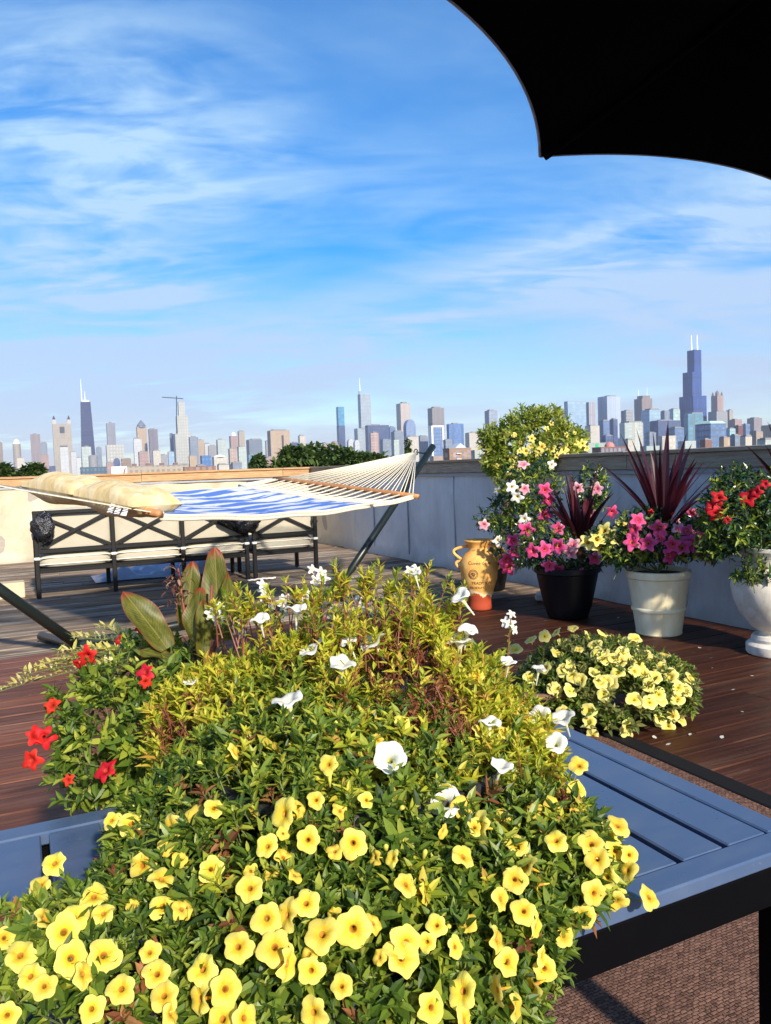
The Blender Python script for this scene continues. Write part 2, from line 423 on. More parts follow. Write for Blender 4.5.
def parapet(name, label, along_u, liner, cope):
    t = thing(name, label, 'parapet', (0, 0, 0), TH)
    W = MB(); Cc = MB(); Lm = MB(); Sm = MB()
    def bx(m, a0, a1, d0, d1, z0, z1, bev=0.0):   # a along the wall, d outwards from the inner face
        if along_u: m.box(((a0 + a1) / 2, WV + (d0 + d1) / 2, (z0 + z1) / 2), (a1 - a0, d1 - d0, z1 - z0), None, 0, bev)
        else: m.box((WU + (d0 + d1) / 2, (a0 + a1) / 2, (z0 + z1) / 2), (d1 - d0, a1 - a0, z1 - z0), None, 0, bev)
    lo, hi = (-9, WU + .28) if along_u else (-4.5, WV)
    bx(W, lo, hi, .03, .28, -.3, HC - .02)
    # rumpled liner: a grid
    nA = int((hi - lo) / .12); nz = 12; vs = []; rnd = random.Random(3 + along_u)
    ph = [rnd.uniform(0, 6) for _ in range(9)]
    for i in range(nA + 1):
        a = lo + (min(hi, WU if along_u else WV) - lo) * i / nA
        for j in range(nz + 1):
            z = -.01 + (HC - .115) * j / nz
            q = .010 * math.sin(a * 2.1 + ph[0] + 1.3 * math.sin(z * 3 + ph[1])) + .008 * math.sin(a * 5.3 + z * 4 + ph[2]) + .006 * math.sin(a * 11 - z * 7 + ph[3])
            q *= (1.4 if along_u or a > 10.5 else .55)
            q -= .05 * max(0, 1 - z / .14) ** 2
            vs.append((a, WV + .005 + q, z) if along_u else (WU + .005 + q, a, z))
    fs = [(i * (nz + 1) + j, (i + 1) * (nz + 1) + j, (i + 1) * (nz + 1) + j + 1, i * (nz + 1) + j + 1) for i in range(nA) for j in range(nz)]
    Lm.add(vs, fs)
    a = lo
    while a < hi - .01:
        L = min(rnd.choice((2.4, 3.0, 3.6)), hi - a)
        z = rnd.uniform(-.004, .004)
        bx(Cc, a + .002, a + L - .002, -.035, .012, HC - .125 + z, HC + z - .004, .004)     # fascia
        bx(Cc, a + .002, a + L - .002, -.06, .30, HC - .003 + z, HC + .03 + z, .004)        # cap plank
        a += L
    bx(Sm, lo, hi, -.022, .0, HC - .165, HC - .135)
    if not along_u:
        a = 1.1
        while a < 11.4:
            bx(Sm, a - .012, a + .012, -.009, .004, .03, HC - .17, .003); a += rnd.uniform(1.05, 1.3)
    for mb, nm, mt, sm in ((W, 'masonry', plain('parapet_masonry', (.33, .29, .25), .9), False), (Lm, 'liner', liner, True), (Cc, 'coping', cope, False), (Sm, 'batten', seam_m, False)):
        keep = BASE[t.name]; BASE[t.name] = Matrix.Identity(4)
        mb.build(nm, mt, t, smooth=sm); BASE[t.name] = keep
    return t
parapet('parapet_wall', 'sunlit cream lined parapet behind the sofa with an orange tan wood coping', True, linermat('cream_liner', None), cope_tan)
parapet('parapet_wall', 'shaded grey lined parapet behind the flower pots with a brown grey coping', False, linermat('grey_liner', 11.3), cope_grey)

# ------------------------------------------------------------------ furniture
black = plain('black_metal', (.012, .012, .014), .42, .5, bstr=.05)
def local(t):                       # build in the thing's own frame
    BASE[t.name] = Matrix.Identity(4)

# coffee table (frame: u right, v away)
ZT = .60
t = thing('patio_table', 'slate blue slatted metal patio table with shade-darkened legs, under the flowering planter', 'table', (0, 0, 0), TH)
local(t)
tp = NT('slate_blue_powder_coat'); n1 = tp.noise(tp.map((3, 9, 3)), 2.2, 6, .6); n2 = tp.noise(tp.map(), 140, 3)
dirt = tp.ramp(n1, [(.45, 0.0), (.75, .35)]); spots = tp.ramp(tp.noise(tp.map(), 55, 2), [(.70, 0.0), (.76, .35)])
c = tp.mix(dirt, TABLECOL, (.14, .18, .26)); c = tp.mix(spots, c, (.20, .21, .22))
paint = tp.bsdf(c, tp.ramp(n1, [(.3, .24), (.7, .42)]), .6, bump=n2, bstr=.05, bdist=.001)
U0, U1, V0, V1 = -.42, 1.188, .846, 1.588
m = MB()
rw = .052
m.box(((U0 + U1) / 2, V0 + rw / 2, ZT - .0125), (U1 - U0, rw, .025), None, 0, .003)
m.box(((U0 + U1) / 2, V1 - rw / 2, ZT - .0125), (U1 - U0, rw, .025), None, 0, .003)
for u in (U0 + rw / 2, U1 - rw / 2):
    m.box((u, (V0 + V1) / 2, ZT - .013), (rw - .002, V1 - V0 - 2 * rw - .002, .024), None, 0, .003)
u = U1 - rw - .004; first = True
while u - .0905 > U0 + rw - .03:
    gap = .0135
    m.box((u - .0895 / 2, (V0 + V1) / 2, ZT - .0175), (.0895, V1 - V0 - 2 * rw - .004, .032), None, 0, .003)
    u -= .0895 + gap
m.build('tabletop', paint, t)
shadepaint = plain('shade_dark_table_paint', (.0022, .0022, .0032), .7, .04, var=.1, bstr=.04)  # darkened copy of the table paint: shade on apron and legs set as colour
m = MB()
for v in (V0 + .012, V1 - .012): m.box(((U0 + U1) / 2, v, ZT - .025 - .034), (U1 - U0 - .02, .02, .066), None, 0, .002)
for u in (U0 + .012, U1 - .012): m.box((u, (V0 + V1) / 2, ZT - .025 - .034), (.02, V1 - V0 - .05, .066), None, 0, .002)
m.build('apron', shadepaint, t)
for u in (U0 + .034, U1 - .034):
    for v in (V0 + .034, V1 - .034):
        m = MB(); m.box((u, v, (ZT - .03 - .006) / 2 + .004), (.064, .064, ZT - .036 - .012), None, 0, .004); m.build('leg', shadepaint, t)

# rug under it
t = thing('outdoor_rug', 'brown woven outdoor rug with a black bound edge under the table', 'rug', (0, 0, 0), TH)
local(t)
tt = NT('brown_rug_weave')
mp = tt.map((1, 1, 1))
br = tt.n('ShaderNodeTexBrick'); br.inputs['Scale'].default_value = 1; br.inputs['Brick Width'].default_value = .019; br.inputs['Row Height'].default_value = .0085
br.inputs['Mortar Size'].default_value = .0016; br.inputs['Mortar Smooth'].default_value = .9; br.inputs['Color1'].default_value = (.26, .135, .095, 1); br.inputs['Color2'].default_value = (.075, .036, .026, 1); br.inputs['Mortar'].default_value = (.012, .008, .007, 1)
wob = tt.n('ShaderNodeTexNoise'); wob.inputs['Scale'].default_value = 60; wob.inputs['Detail'].default_value = 2
vm = tt.n('ShaderNodeVectorMath', operation='SCALE'); vm.inputs['Scale'].default_value = .008; tt.l(wob.outputs[1], vm.inputs[0])
va = tt.n('ShaderNodeVectorMath', operation='ADD'); tt.l(mp, va.inputs[0]); tt.l(vm.outputs[0], va.inputs[1]); tt.l(va.outputs[0], br.inputs['Vector']); tt.l(mp, wob.inputs['Vector'])
c = tt.mix(tt.ramp(tt.noise(mp, 230, 3), [(.45, 0.0), (.68, .6)]), br.outputs[0], (.36, .23, .18))
c = tt.mix(tt.ramp(tt.noise(mp, 3, 3), [(.3, 0.0), (.7, .35)]), c, (.09, .05, .036))
rug = tt.bsdf(c, .95, .1, bump=br.outputs[1], bstr=.8, bdist=-.004)
m = MB(); m.box((.707, .9, .0055), (3.214, 3.7, .011)); m.build('weave', rug, t)
m = MB()
bl = plain('black_rug_binding', (.008, .008, .009), .9, .2, scale=200)
m.box((2.314 + .048, .9, .008), (.09, 3.7, .016), None, 0, .004); m.box((-.9 - .045, .9, .008), (.09, 3.7, .016), None, 0, .004)
m.box((.707, 2.75 + .045, .0085), (3.40, .09, .016), None, 0, .004); m.box((.707, -.95 - .045, .0085), (3.40, .09, .016), None, 0, .004)
m.build('binding', bl, t)

# parasol overhead
C0 = at(540, 157, UMB_D); zc_ = C0.z
cen = Vector((C0.x, C0.y, 0)) + Vector((math.cos(UMB_A), math.sin(UMB_A), 0)) * UMB_R
t = thing('patio_umbrella', 'large black patio umbrella with scalloped hem over the table', 'umbrella', (cen.x, cen.y, 0))
cloth = NT('black_canopy_cloth'); n = cloth.noise(cloth.map((400, 400, 400)), 1, 2)
cloth = cloth.bsdf((.0022, .0022, .0048), .95, .03, bump=n, bstr=.1)
hem = plain('sunlit_pale_hem', (.55, .58, .66), .8, transl=.6)  # sunlight through the canopy hem, put into a pale colour
ribm = plain('matte_black_rib', (.004, .004, .005), .95, .05)
a0 = math.atan2(C0.y - cen.y, C0.x - cen.x); RISE = .42
def canopy_pt(k, s, q, dz=0.0):    # panel k, s across 0..1, q from hub 0..1
    A, B = a0 + k * math.pi / 4, a0 + (k + 1) * math.pi / 4
    pa, pb = Vector((math.cos(A), math.sin(A), 0)) * UMB_R, Vector((math.cos(B), math.sin(B), 0)) * UMB_R
    sag = 4 * s * (1 - s)
    e = pa.lerp(pb, s); mid = (pa + pb).normalized()
    e = e - mid * (UMB_SCAL * sag * q ** 3)
    z = zc_ + RISE * (1 - q) ** 1.15 - .035 * sag * q * (1 - q) * 4 + .020 * sag * q ** 4
    return Vector((cen.x + e.x * q, cen.y + e.y * q, z + dz))
m = MB(); hm_ = MB(); NS, NQ = 12, 12
for dz in (0, .004):
    for k in range(8):
        vs = [canopy_pt(k, i / NS, .03 + .97 * j / NQ, dz) for i in range(NS + 1) for j in range(NQ + 1)]
        fs = [(i * (NQ + 1) + j, (i + 1) * (NQ + 1) + j, (i + 1) * (NQ + 1) + j + 1, i * (NQ + 1) + j + 1) for i in range(NS) for j in range(NQ)]
        m.add(vs, fs)
for k in range(8):
    hm_.tube([canopy_pt(k, i / 14, 1.0, .003) for i in range(15)], .0048, 6)
m.build('canopy', cloth, t, smooth=True); hm_.build('hem', hem, t, smooth=True)
for k in range(8):
    m = MB(); m.tube([canopy_pt(k, 0, q, -.012) for q in (.05, .3, .55, .8, .985)], .008, 6); m.build('rib', ribm, t, smooth=True)
    m = MB(); p = canopy_pt(k, 0, .5, -.02); m.tube([Vector((cen.x, cen.y, zc_ + .02)), p], .006, 6); m.build('strut', ribm, t)
m = MB(); m.tube([(cen.x, cen.y, .04), (cen.x, cen.y, zc_ + RISE + .06)], .021, 16); m.build('pole', black, t, smooth=True)
m = MB(); m.lathe([(.035, 0), (.045, .02), (.045, .07), (.03, .09)], (cen.x, cen.y, zc_ - .02), 20); m.build('runner_hub', black, t, smooth=True)
m = MB(); m.lathe([(.26, 0), (.26, .03), (.22, .05), (.05, .08), (.04, .25), (.03, .26)], (cen.x, cen.y, .012), 36); m.build('base', black, t, smooth=True)

# sofa and armchair, seen from behind
cushm = plain('cream_cushion_cloth', (.43, .40, .32), .9, .1, var=.05, scale=6, bstr=.25, bdist=.02)
pipem = plain('white_strap', (.80, .78, .72), .8)
frm = plain('black_lattice_frame', (.006, .006, .007), .5, .3, bstr=.05)
def seat(name, label, cat, posts, thick_last=False):
    t = thing(name, label, cat, uv(posts[0], 8.9), TH); local(t)
    us = [p - posts[0] for p in posts]; W = us[-1]
    HB, LEAN = .93, .0
    B = MB()
    z1 = .50
    B.box((W / 2, 0, HB - .02), (W + .05, .05, .04), None, 0, .006)          # top rail
    B.box((W / 2, 0, z1), (W, .04, .05), None, 0, .006)
    B.box((W / 2, 0, .285), (W, .036, .036), None, 0, .005)
    for i in range(len(us) - 1):
        a, b = us[i] + .02, us[i + 1] - .02
        B.bar((a, -.003, z1 + .03), (b, -.003, HB - .04), .030, .034, up=Vector((0, 1, 0)))
        B.bar((a, .012, HB - .04), (b, .012, z1 + .03), .030, .034, up=Vector((0, 1, 0)))
    B.build('back_lattice', frm, t)
    S_ = MB()
    S_.box((W / 2, .37, .30), (W, .70, .03), None, 0, .004); S_.box((W / 2, .74, .285), (W, .036, .05), None, 0, .005)
    S_.build('seat_frame', frm, t)
    for i, u in enumerate(us):
        for v in (0, .74):
            L = MB(); top = HB if v == 0 else .62 if i in (0, len(us) - 1) else .30
            if v > 0 and 0 < i < len(us) - 1 and False: continue
            L.box((u, v, top / 2), (.046, .046, top - .006), None, 0, .005); lg = L.build('leg', frm, t); lg0 = lg if v == 0 else lg0
        s_ = MB(); s_.box((u, -.002, .425), (.058, .058, .03), None, 0, .008); s_.build('strap', pipem, lg0)
    for u in (us[0], us[-1]):
        A = MB(); A.box((u, .38, .635), (.07, .80, .03), None, 0, .008); A.build('armrest', frm, t)
    for i in range(len(us) - 1):
        a, b = us[i], us[i + 1]
        blobmesh('back_cushion', cushm, t, ((a + b) / 2, .13, .70), ((b - a) / 2 - .005, .095, .245), .010, 36, 20, None, 3 + i + len(us), .42)
        sc_ = blobmesh('seat_cushion', cushm, t, ((a + b) / 2, .39, .39), ((b - a) / 2 - .002, .37, .085), .008, 36, 20, None, 13 + i, .36)
        # piping lines round the seat cushion
        P = MB()
        for z in (.355, .425):
            P.tube([(a + .02, .022, z), ((a + b) / 2, .016, z), (b - .02, .022, z)], .006, 6)
        P.build('piping', pipem, sc_, smooth=True)
    return t
seat('garden_sofa', 'long black lattice back sofa with cream cushions under the hammock', 'sofa', [.12, .89, 1.64, 2.38])
seat('garden_armchair', 'single black lattice back armchair with cream cushions at the right end of the sofa', 'armchair', [2.47, 3.24])

# black bundles tied at the backs
bag = plain('black_bundled_plastic', (.012, .012, .016), .25, .6, var=.3, scale=25, bstr=.8, bdist=.03)
def bundle(u, v, z, r, label, sd):
    p = uv(u, v, z)
    t = thing('tied_bundle', label, 'bundle', p, TH, 'black bundles tied to the seat backs'); 
    M = Mr.to_3x3()
    blobmesh('bundle', bag, t, p, r, .13, 34, 22, M, sd)
    m = MB(); m.tube([p + Vector((0, 0, r[2] * .8)), p + CV * .06 + Vector((0, 0, r[2] * 1.15))], .012, 6); m.build('tie', bag, t)
bundle(.20, 8.80, .76, (.11, .08, .14), 'small black bundle hanging from the left back corner of the sofa', 4)
bundle(2.33, 8.77, .76, (.23, .12, .17), 'largest black bundle, wide and round, tied where sofa and armchair meet', 8)
bundle(3.34, 8.86, .89, (.13, .08, .10), 'black bundle on the right top corner of the armchair', 15)

# crumpled tarp lying beyond the sofa
t_ = plain('blue_grey_tarp', (.36, .40, .50), .4, .4, var=.15, scale=8, bstr=.6, bdist=.03)
m = MB(); vs = []; nu, nv = 60, 24; rnd = random.Random(2)
for i in range(nu + 1):
    for j in range(nv + 1):
        a, b = i / nu, j / nv
        u = .75 + 1.65 * a; v = 9.72 + .75 * b + .05 * math.sin(7 * a)
        e = min(1, 5 * a, 5 * (1 - a)) * min(1, 5 * b, 5 * (1 - b))
        z = .012 + e * (.09 + .05 * math.sin(9 * a + 4 * b) + .035 * math.sin(19 * a - 13 * b + 1) + .02 * math.sin(37 * a + 23 * b))
        vs.append(uv(u, v, max(.012, z)))
m.add(vs, [(i * (nv + 1) + j, (i + 1) * (nv + 1) + j, (i + 1) * (nv + 1) + j + 1, i * (nv + 1) + j + 1) for i in range(nu) for j in range(nv)])
tag(m.build('tarp', t_, smooth=True), 'crumpled blue grey tarp lying on the deck under the sofa', 'tarp')
# pale block left of the sofa
p = ground(8, 598)
t = thing('wooden_block', 'pale wooden block lying on the grey deck left of the sofa', 'block', p, TH); local(t)
m = MB(); m.box((0, .0, .085), (.34, .22, .17), None, 0, .008); m.build('block', plain('pale_pine', (.55, .45, .30), .8, scale=8), t)

# hammock and its stand -------------------------------------------------------------
fR, fL = ground(335, 600), ground(78, 652)
ax = (fR - fL); ax.z = 0; LB = ax.length; ax.normalize(); pr = Vector((ax.y, -ax.x, 0))
green = plain('dark_green_black_tube', (.010, .016, .015), .35, .5, bstr=.05)
t = thing('hammock_stand', 'dark green tubular steel hammock stand with slanting arms on the grey deck', 'stand', tuple((fR + fL) / 2))
tip = at(433, 446, fR.y + (1.51) * ax.y)
dR = tip - fR
Z0 = Vector((0, 0, .055))
m = MB(); m.tube([fL + Z0, fL.lerp(fR, .5) + Z0, fR + Z0], .033, 14); m.build('base_beam', green, t, smooth=True)
tipL = fL + Vector((-dR.x, -dR.y, dR.z))
for f, tp in ((fR, tip), (fL, tipL)):
    m = MB(); m.tube([f + Z0, f + Z0 + (tp - f - Z0) * .33, tp], [.038, .038, .036], 14); m.build('arm', green, t, smooth=True)
    m = MB(); m.tube([f + pr * .62 + Z0 * .7, f - pr * .62 + Z0 * .7], .036, 14); m.build('foot', green, t, smooth=True)
ringR = at(416, 452, fR.y + 1.22 * ax.y); ringL = fL + ax * (-(ringR - fR).dot(ax)); ringL.z = ringR.z
for r_, tp, f in ((ringR, tip, fR), (ringL, tipL, fL)):
    q = f + (tp - f) * (r_.z / tp.z + .0); q = f + (tp - f) * min(1, (r_.z + .01 - 0) / tp.z)
    m = MB(); m.tube([q, (q + r_) / 2 - Vector((0, 0, .02)), r_], .009, 8); m.build('hook', green, t, smooth=True)

t = thing('hammock', 'blue and white striped quilted hammock with rope ends hung on the stand', 'hammock', tuple((ringR + ringL) / 2))
ropem = plain('cream_rope', (.66, .60, .47), .9, .1, var=.2, scale=80)
woodm = plain('orange_brown_spreader_wood', (.42, .20, .08), .5, .4, var=.25, scale=20)
nR = at(414, 496, 6.89); fRr = at(277, 479, 8.2)
cR = (nR + fRr) / 2; sR = (ringR - cR).length
nL = at(156, 513, 4.93); hw = (nR - fRr); fLr = Vector((nL.x - hw.x, nL.y - hw.y, fRr.z - .0))
for a, b in ((nR, fRr), (nL, fLr)):
    d = (a - b).normalized(); m = MB(); m.tube([a + d * .05, a - d * .3, b + d * .3, b - d * .05], [.022, .026, .026, .022], 10); m.build('spreader_bar', woodm, t, smooth=True)
SAG = .09
def bed(s, q):                     # s along 0 left..1 right, q across 0 near..1 far
    a = nL.lerp(nR, s); b = fLr.lerp(fRr, s); p = a.lerp(b, q)
    pinch = .05 * 4 * s * (1 - s) * (1 - 2 * q); p = p - (a - b).normalized() * 0 + (b - a).normalized() * pinch * .6
    p.z -= SAG * 4 * s * (1 - s) * (.75 + .5 * math.sin(math.pi * q)) + .006 * math.sin(23 * s + 9 * q)
    return p
tt = NT('blue_white_striped_hammock_cloth')
sp = tt.n('ShaderNodeSeparateXYZ'); tt.l(tt.tc.outputs['UV'], sp.inputs[0])
wv = tt.noise(tt.map((2.2, 9, 1), 'UV'), 1.6, 4, .6); wv2 = tt.noise(tt.map((5, 30, 1), 'UV'), 1.0, 3, .5)
st = tt.math('SINE', tt.math('ADD', tt.math('MULTIPLY', sp.outputs[1], 50.0), tt.math('MULTIPLY', wv, 9.0)))
f = tt.ramp(tt.math('ADD', tt.math('MULTIPLY', st, .35), wv2), [(.43, 0.0), (.57, 1.0)])
c = tt.mix(f, (.10, .21, .56), (.66, .69, .73))
clothm = tt.bsdf(c, .85, .15, bump=tt.noise(tt.map((30, 60, 1), 'UV'), 2, 3), bstr=.4, bdist=.01, transl=.12)
S0, S1 = .02, .80
m = MB(); nu, nv = 70, 26; vs = []
for dz in (0, -.016):
    for i in range(nu + 1):
        for j in range(nv + 1):
            p = bed(S0 + (S1 - S0) * i / nu, .03 + .94 * j / nv); p.z += dz + .008 * math.sin(j * 2.1) * math.sin(i * .23); vs.append(p)
n1 = (nu + 1) * (nv + 1)
fs = [(i * (nv + 1) + j, (i + 1) * (nv + 1) + j, (i + 1) * (nv + 1) + j + 1, i * (nv + 1) + j + 1) for i in range(nu) for j in range(nv)]
fs += [tuple(n1 + k for k in reversed(q)) for q in fs]
m.add(vs, fs); bo = m.build('bed', clothm, t, smooth=True)
ul = bo.data.uv_layers.new(name='UVMap')
for li, lp in enumerate(bo.data.loops):
    k = lp.vertex_index % n1; ul.data[li].uv = (k // (nv + 1) / nu, (k % (nv + 1)) / nv)
m = MB()                           # bound edge and fringe
for q in (.025, .975):
    for k in range(2):
        m.tube([bed(S0 + (S1 - S0) * i / 24, q) + Vector((0, 0, -.012 - .022 * k)) for i in range(25)], .014, 6)
m.tube([bed(S1, q / 12) for q in range(13)], .014, 6); m.tube([bed(S0, q / 12) for q in range(13)], .014, 6)
m.build('edge_binding', ropem, t, smooth=True)
NRP = 17
m = MB()                           # net between bed and right spreader, cords at both ends
for k in range(NRP):
    q = .02 + .96 * k / (NRP - 1)
    a, b = bed(S1, q), fR * 0 + nR.lerp(fRr, q)
    for e in (-.022, .022):
        m.tube([a + hw * e, (a + b) / 2 - Vector((0, 0, .015)), b], .0085, 5)
m.build('edge_net', ropem, t, smooth=True)
for q in (0.0, 1.0):
    m = None
    for k in range(3):
        m = MB(); m.tube([bed(S1 + (1 - S1) * i / 8, q) + Vector((0, 0, -.012 * k)) for i in range(9)], .011, 5); m.build('side_cord', ropem, t, smooth=True)
    a, b = bed(S0, q), nL.lerp(fLr, q); m = MB(); m.tube([a, b], .011, 5)
    m.build('side_cord', ropem, t, smooth=True)
for n_, f_, rg in ((nR, fRr, ringR), (nL, fLr, ringL)):
    m = MB()
    for k in range(NRP):
        q = .02 + .96 * k / (NRP - 1); b = n_.lerp(f_, q); c = (b + rg) / 2 - Vector((0, 0, .012))
        for e in (-.012, .012): m.tube([b + hw * e, c + hw * e * .5, rg], .0046, 5)
    m.build('clew_ropes', ropem, t, smooth=True)
    m = MB(); m.tube([rg + Vector((math.cos(x) * .03 * ax.x, math.cos(x) * .03 * ax.y, math.sin(x) * .03)) for x in [2 * math.pi * k / 16 for k in range(17)]], .006, 6); m.build('ring', black, t, smooth=True)

# pillows on the hammock
pilm = NT('pale_yellow_pillow_cloth'); n = pilm.noise(pilm.map((9, 9, 3)), 1.3, 4, .5, .8)
cc = pilm.ramp(n, [(.3, (.50, .37, .17)), (.5, (.60, .48, .26)), (.7, (.64, .55, .38))])
pilm = pilm.bsdf(cc, .85, .15, bump=n, bstr=.35, bdist=.03)
tagm = plain('white_cloth_tag', (.82, .80, .76), .8)
def pillow(label, q0, q1, s, lift, w, sd, tags):
    a, b = bed(s, q0), bed(s, q1); c = (a + b) / 2 + Vector((0, 0, lift)); L = (a - b).length / 2; d = (a - b).normalized()
    up = Vector((0, 0, 1)); sdv = up.cross(d).normalized(); n_ = d.cross(sdv)
    M = Matrix((d, sdv, n_)).transposed()
    t = thing('pillow', label, 'pillow', c, 0, 'cream pillows on the hammock')
    mb = MB(); seg, rg = 40, 26; rnd = random.Random(sd); ph = [rnd.uniform(0, 6) for _ in range(6)]
    vs = []
    for sgn in (1, -1):
        for i in range(seg + 1):
            for j in range(rg + 1):
                x, y = i / seg * 2 - 1, j / rg * 2 - 1
                e = max(0, (1 - abs(x) ** 3)) ** .55 * max(0, (1 - abs(y) ** 2.6)) ** .55
                k = 1 - .06 * (1 - x * x) * (abs(y) > .5) * 0
                wr = .010 * math.sin(4 * y + 3 * ph[3] + 2 * math.sin(3 * x)) * abs(x) + .006 * math.sin(15 * y + 4 * x + ph[4]) * abs(x) ** 1.5 + .007 * math.sin(5 * x + 2 * y + ph[0]) + .004 * math.sin(11 * x - 3 * y + ph[1]) + .0035 * math.sin(27 * x + 4 * y + ph[2]) * abs(x) ** 2
                px_ = x * (1 - .07 * (1 - y * y) * 0 - .06 * (abs(y) ** 2) * 0) * (1 - .05 * (1 - abs(x)) * 0)
                pinch = 1 - .06 * (1 - y * y) * abs(x) ** 6; pin2 = 1 - .06 * (1 - x * x) * abs(y) ** 6
                vs.append(c + M @ Vector((px_ * L * pinch, y * w * pin2, sgn * e * (.116 + wr))))
    n1 = (seg + 1) * (rg + 1)
    f0 = [(i * (rg + 1) + j, (i + 1) * (rg + 1) + j, (i + 1) * (rg + 1) + j + 1, i * (rg + 1) + j + 1) for i in range(seg) for j in range(rg)]
    mb.add(vs, f0 + [tuple(n1 + k for k in reversed(q)) for q in f0]); mb.build('pillow_cover', pilm, t, smooth=True); pco = COL.objects[-1]
    for k in range(tags):
        x = .42 + .19 * k
        p = c + M @ Vector((x * L, sidesgn * w * .93, 0)); m = MB()
        o = M @ Vector((0, sidesgn, 0)); r_ = M @ Vector((1, 0, 0)); z = Vector((0, 0, -1))
        m.add([p - r_ * .028, p + r_ * .028, p + r_ * .034 + o * .03 + z * .06, p - r_ * .022 + o * .04 + z * .06], [(0, 1, 2, 3)]); m.build('care_tag', tagm, pco)
sidesgn = 1
_d = (nL - fLr).normalized(); sidesgn = 1 if Vector((0, 0, 1)).cross(_d).dot(Vector((0, -1, 0)) * 1 - ax * .0) > 0 else -1
pillow('plump cream pillow at the far left of the hammock head', .46, .93, .02, .055, .19, 5, 0)
pillow('creased cream pillow with white care tags on the near hammock head', .03, .52, .025, .05, .19, 9, 3)
# white cord scrap on the deck
p = ground(262, 580); m = MB()
m.tube([p + CU * (x * .01) + CV * (.02 * math.sin(x * .9)) + Vector((0, 0, .010 + .006 * math.sin(x * 1.7) ** 2)) for x in range(-17, 18, 2)], .011, 6)
tag(m.build('cord_scrap', tagm, smooth=True), 'short scrap of white cord lying on the grey deck before the armchair', 'cord')

# ------------------------------------------------------------------ the city
_fc = {}
def facade(wall, glass, px=9.0, pz=12.0, fx=.55, fz=.6, rough=.4, gl=.5):
    wall = tuple(.8 * q + .2 * (sum(wall) / 3) for q in wall); wall = tuple(q * .64 for q in wall); glass = tuple(g * .62 + w_ * .38 for g, w_ in zip(glass, wall))
    key = (wall, glass, px, pz, fx, fz, gl)
    if key in _fc: return _fc[key]
    t = NT('facade'); sp = t.n('ShaderNodeSeparateXYZ'); t.l(t.tc.outputs['Object'], sp.inputs[0])
    col = t.math('LESS_THAN', t.math('FRACT', t.math('DIVIDE', t.math('ADD', t.math('ADD', sp.outputs[0], sp.outputs[1]), 5000.0), px)), fx)
    row = t.math('LESS_THAN', t.math('FRACT', t.math('DIVIDE', t.math('ADD', sp.outputs[2], 100.0), pz)), fz)
    k = t.math('MULTIPLY', col, row)
    n = t.noise(t.map((.03, .03, .012)), 1.0, 3)
    cell = t.n('ShaderNodeTexWhiteNoise', noise_dimensions='3D')
    sn = t.n('ShaderNodeVectorMath', operation='SNAP'); t.l(t.tc.outputs['Object'], sn.inputs[0]); sn.inputs[1].default_value = (px, px, pz); t.l(sn.outputs[0], cell.inputs['Vector'])
    g = t.mix(t.math('MULTIPLY', cell.outputs['Value'], .45), glass, tuple(min(1, c * 1.9 + .03) for c in glass))
    c = t.mix(k, t.mix(n, tuple(c * .85 for c in wall), tuple(min(1, c * 1.12) for c in wall)), g)
    rg = t.mix(k, (.7, .7, .7), (.12, .12, .12)); b = t.bsdf(c, rg, gl)
    _fc[key] = b; return b
BEIGE = facade((.46, .40, .32), (.20, .18, .17)); TAN = facade((.52, .38, .25), (.28, .2, .14), 7, 13, .35, .55); CREAM = facade((.62, .58, .50), (.3, .29, .28), 8, 12, .5, .5)
WHITE = facade((.62, .64, .66), (.22, .28, .36), 8, 12, .5, .55); GREY = facade((.34, .35, .38), (.16, .18, .22), 8, 12, .5, .55); MAUVE = facade((.30, .25, .27), (.15, .13, .16), 7, 40, .5, .95)
BROWN = facade((.30, .22, .18), (.16, .12, .11), 8, 12, .5, .6); NAVY = facade((.018, .028, .10), (.028, .05, .17), 9, 16, .6, .6, gl=.5); SEARS = facade((.016, .05, .20), (.02, .075, .32), 9, 60, .5, .92, gl=.5)
BLUE = facade((.10, .17, .31), (.07, .15, .33), 8, 12, .75, .75, gl=.8); DBLUE = facade((.055, .085, .18), (.04, .075, .20), 8, 13, .75, .75, gl=.7); LBLUE = facade((.30, .42, .55), (.16, .32, .52), 9, 14, .7, .75, gl=.8)
TEAL = facade((.10, .24, .32), (.05, .20, .32), 9, 14, .75, .75, gl=.8); PGREEN = facade((.50, .56, .53), (.22, .34, .36), 9, 12, .6, .55); PINK = facade((.42, .27, .25), (.24, .17, .18), 7, 11, .5, .5)
SLATE = facade((.22, .27, .35), (.12, .18, .28), 8, 12, .6, .6, gl=.6); CONC = facade((.48, .49, .46), (.36, .38, .37), 10, 12, .5, .5); ORANGE = facade((.50, .24, .10), (.20, .18, .2), 6, 5, .5, .5)
BRICK = facade((.30, .12, .09), (.10, .08, .09), 5, 5, .5, .5); LOFT = facade((.50, .42, .32), (.14, .13, .13), 6, 6, .55, .6); STRIPE = facade((.55, .60, .66), (.14, .27, .48), 9, 400, .5, .99, gl=.7)
DRED = facade((.22, .06, .06), (.12, .06, .07), 7, 12, .5, .5)
roofm = plain('city_roof', (.20, .20, .21), .9, scale=.1); whitem = plain('city_white', (.75, .75, .75), .6, scale=.1); darkm = plain('city_dark', (.03, .035, .05), .6, scale=.1)
gable = plain('grey_gable_metal', (.42, .46, .52), .5, scale=.1); greenr = plain('pale_green_roof', (.36, .55, .50), .6, scale=.1); mast = plain('white_mast', (.85, .85, .85), .6, scale=.1)
CLP = .9993
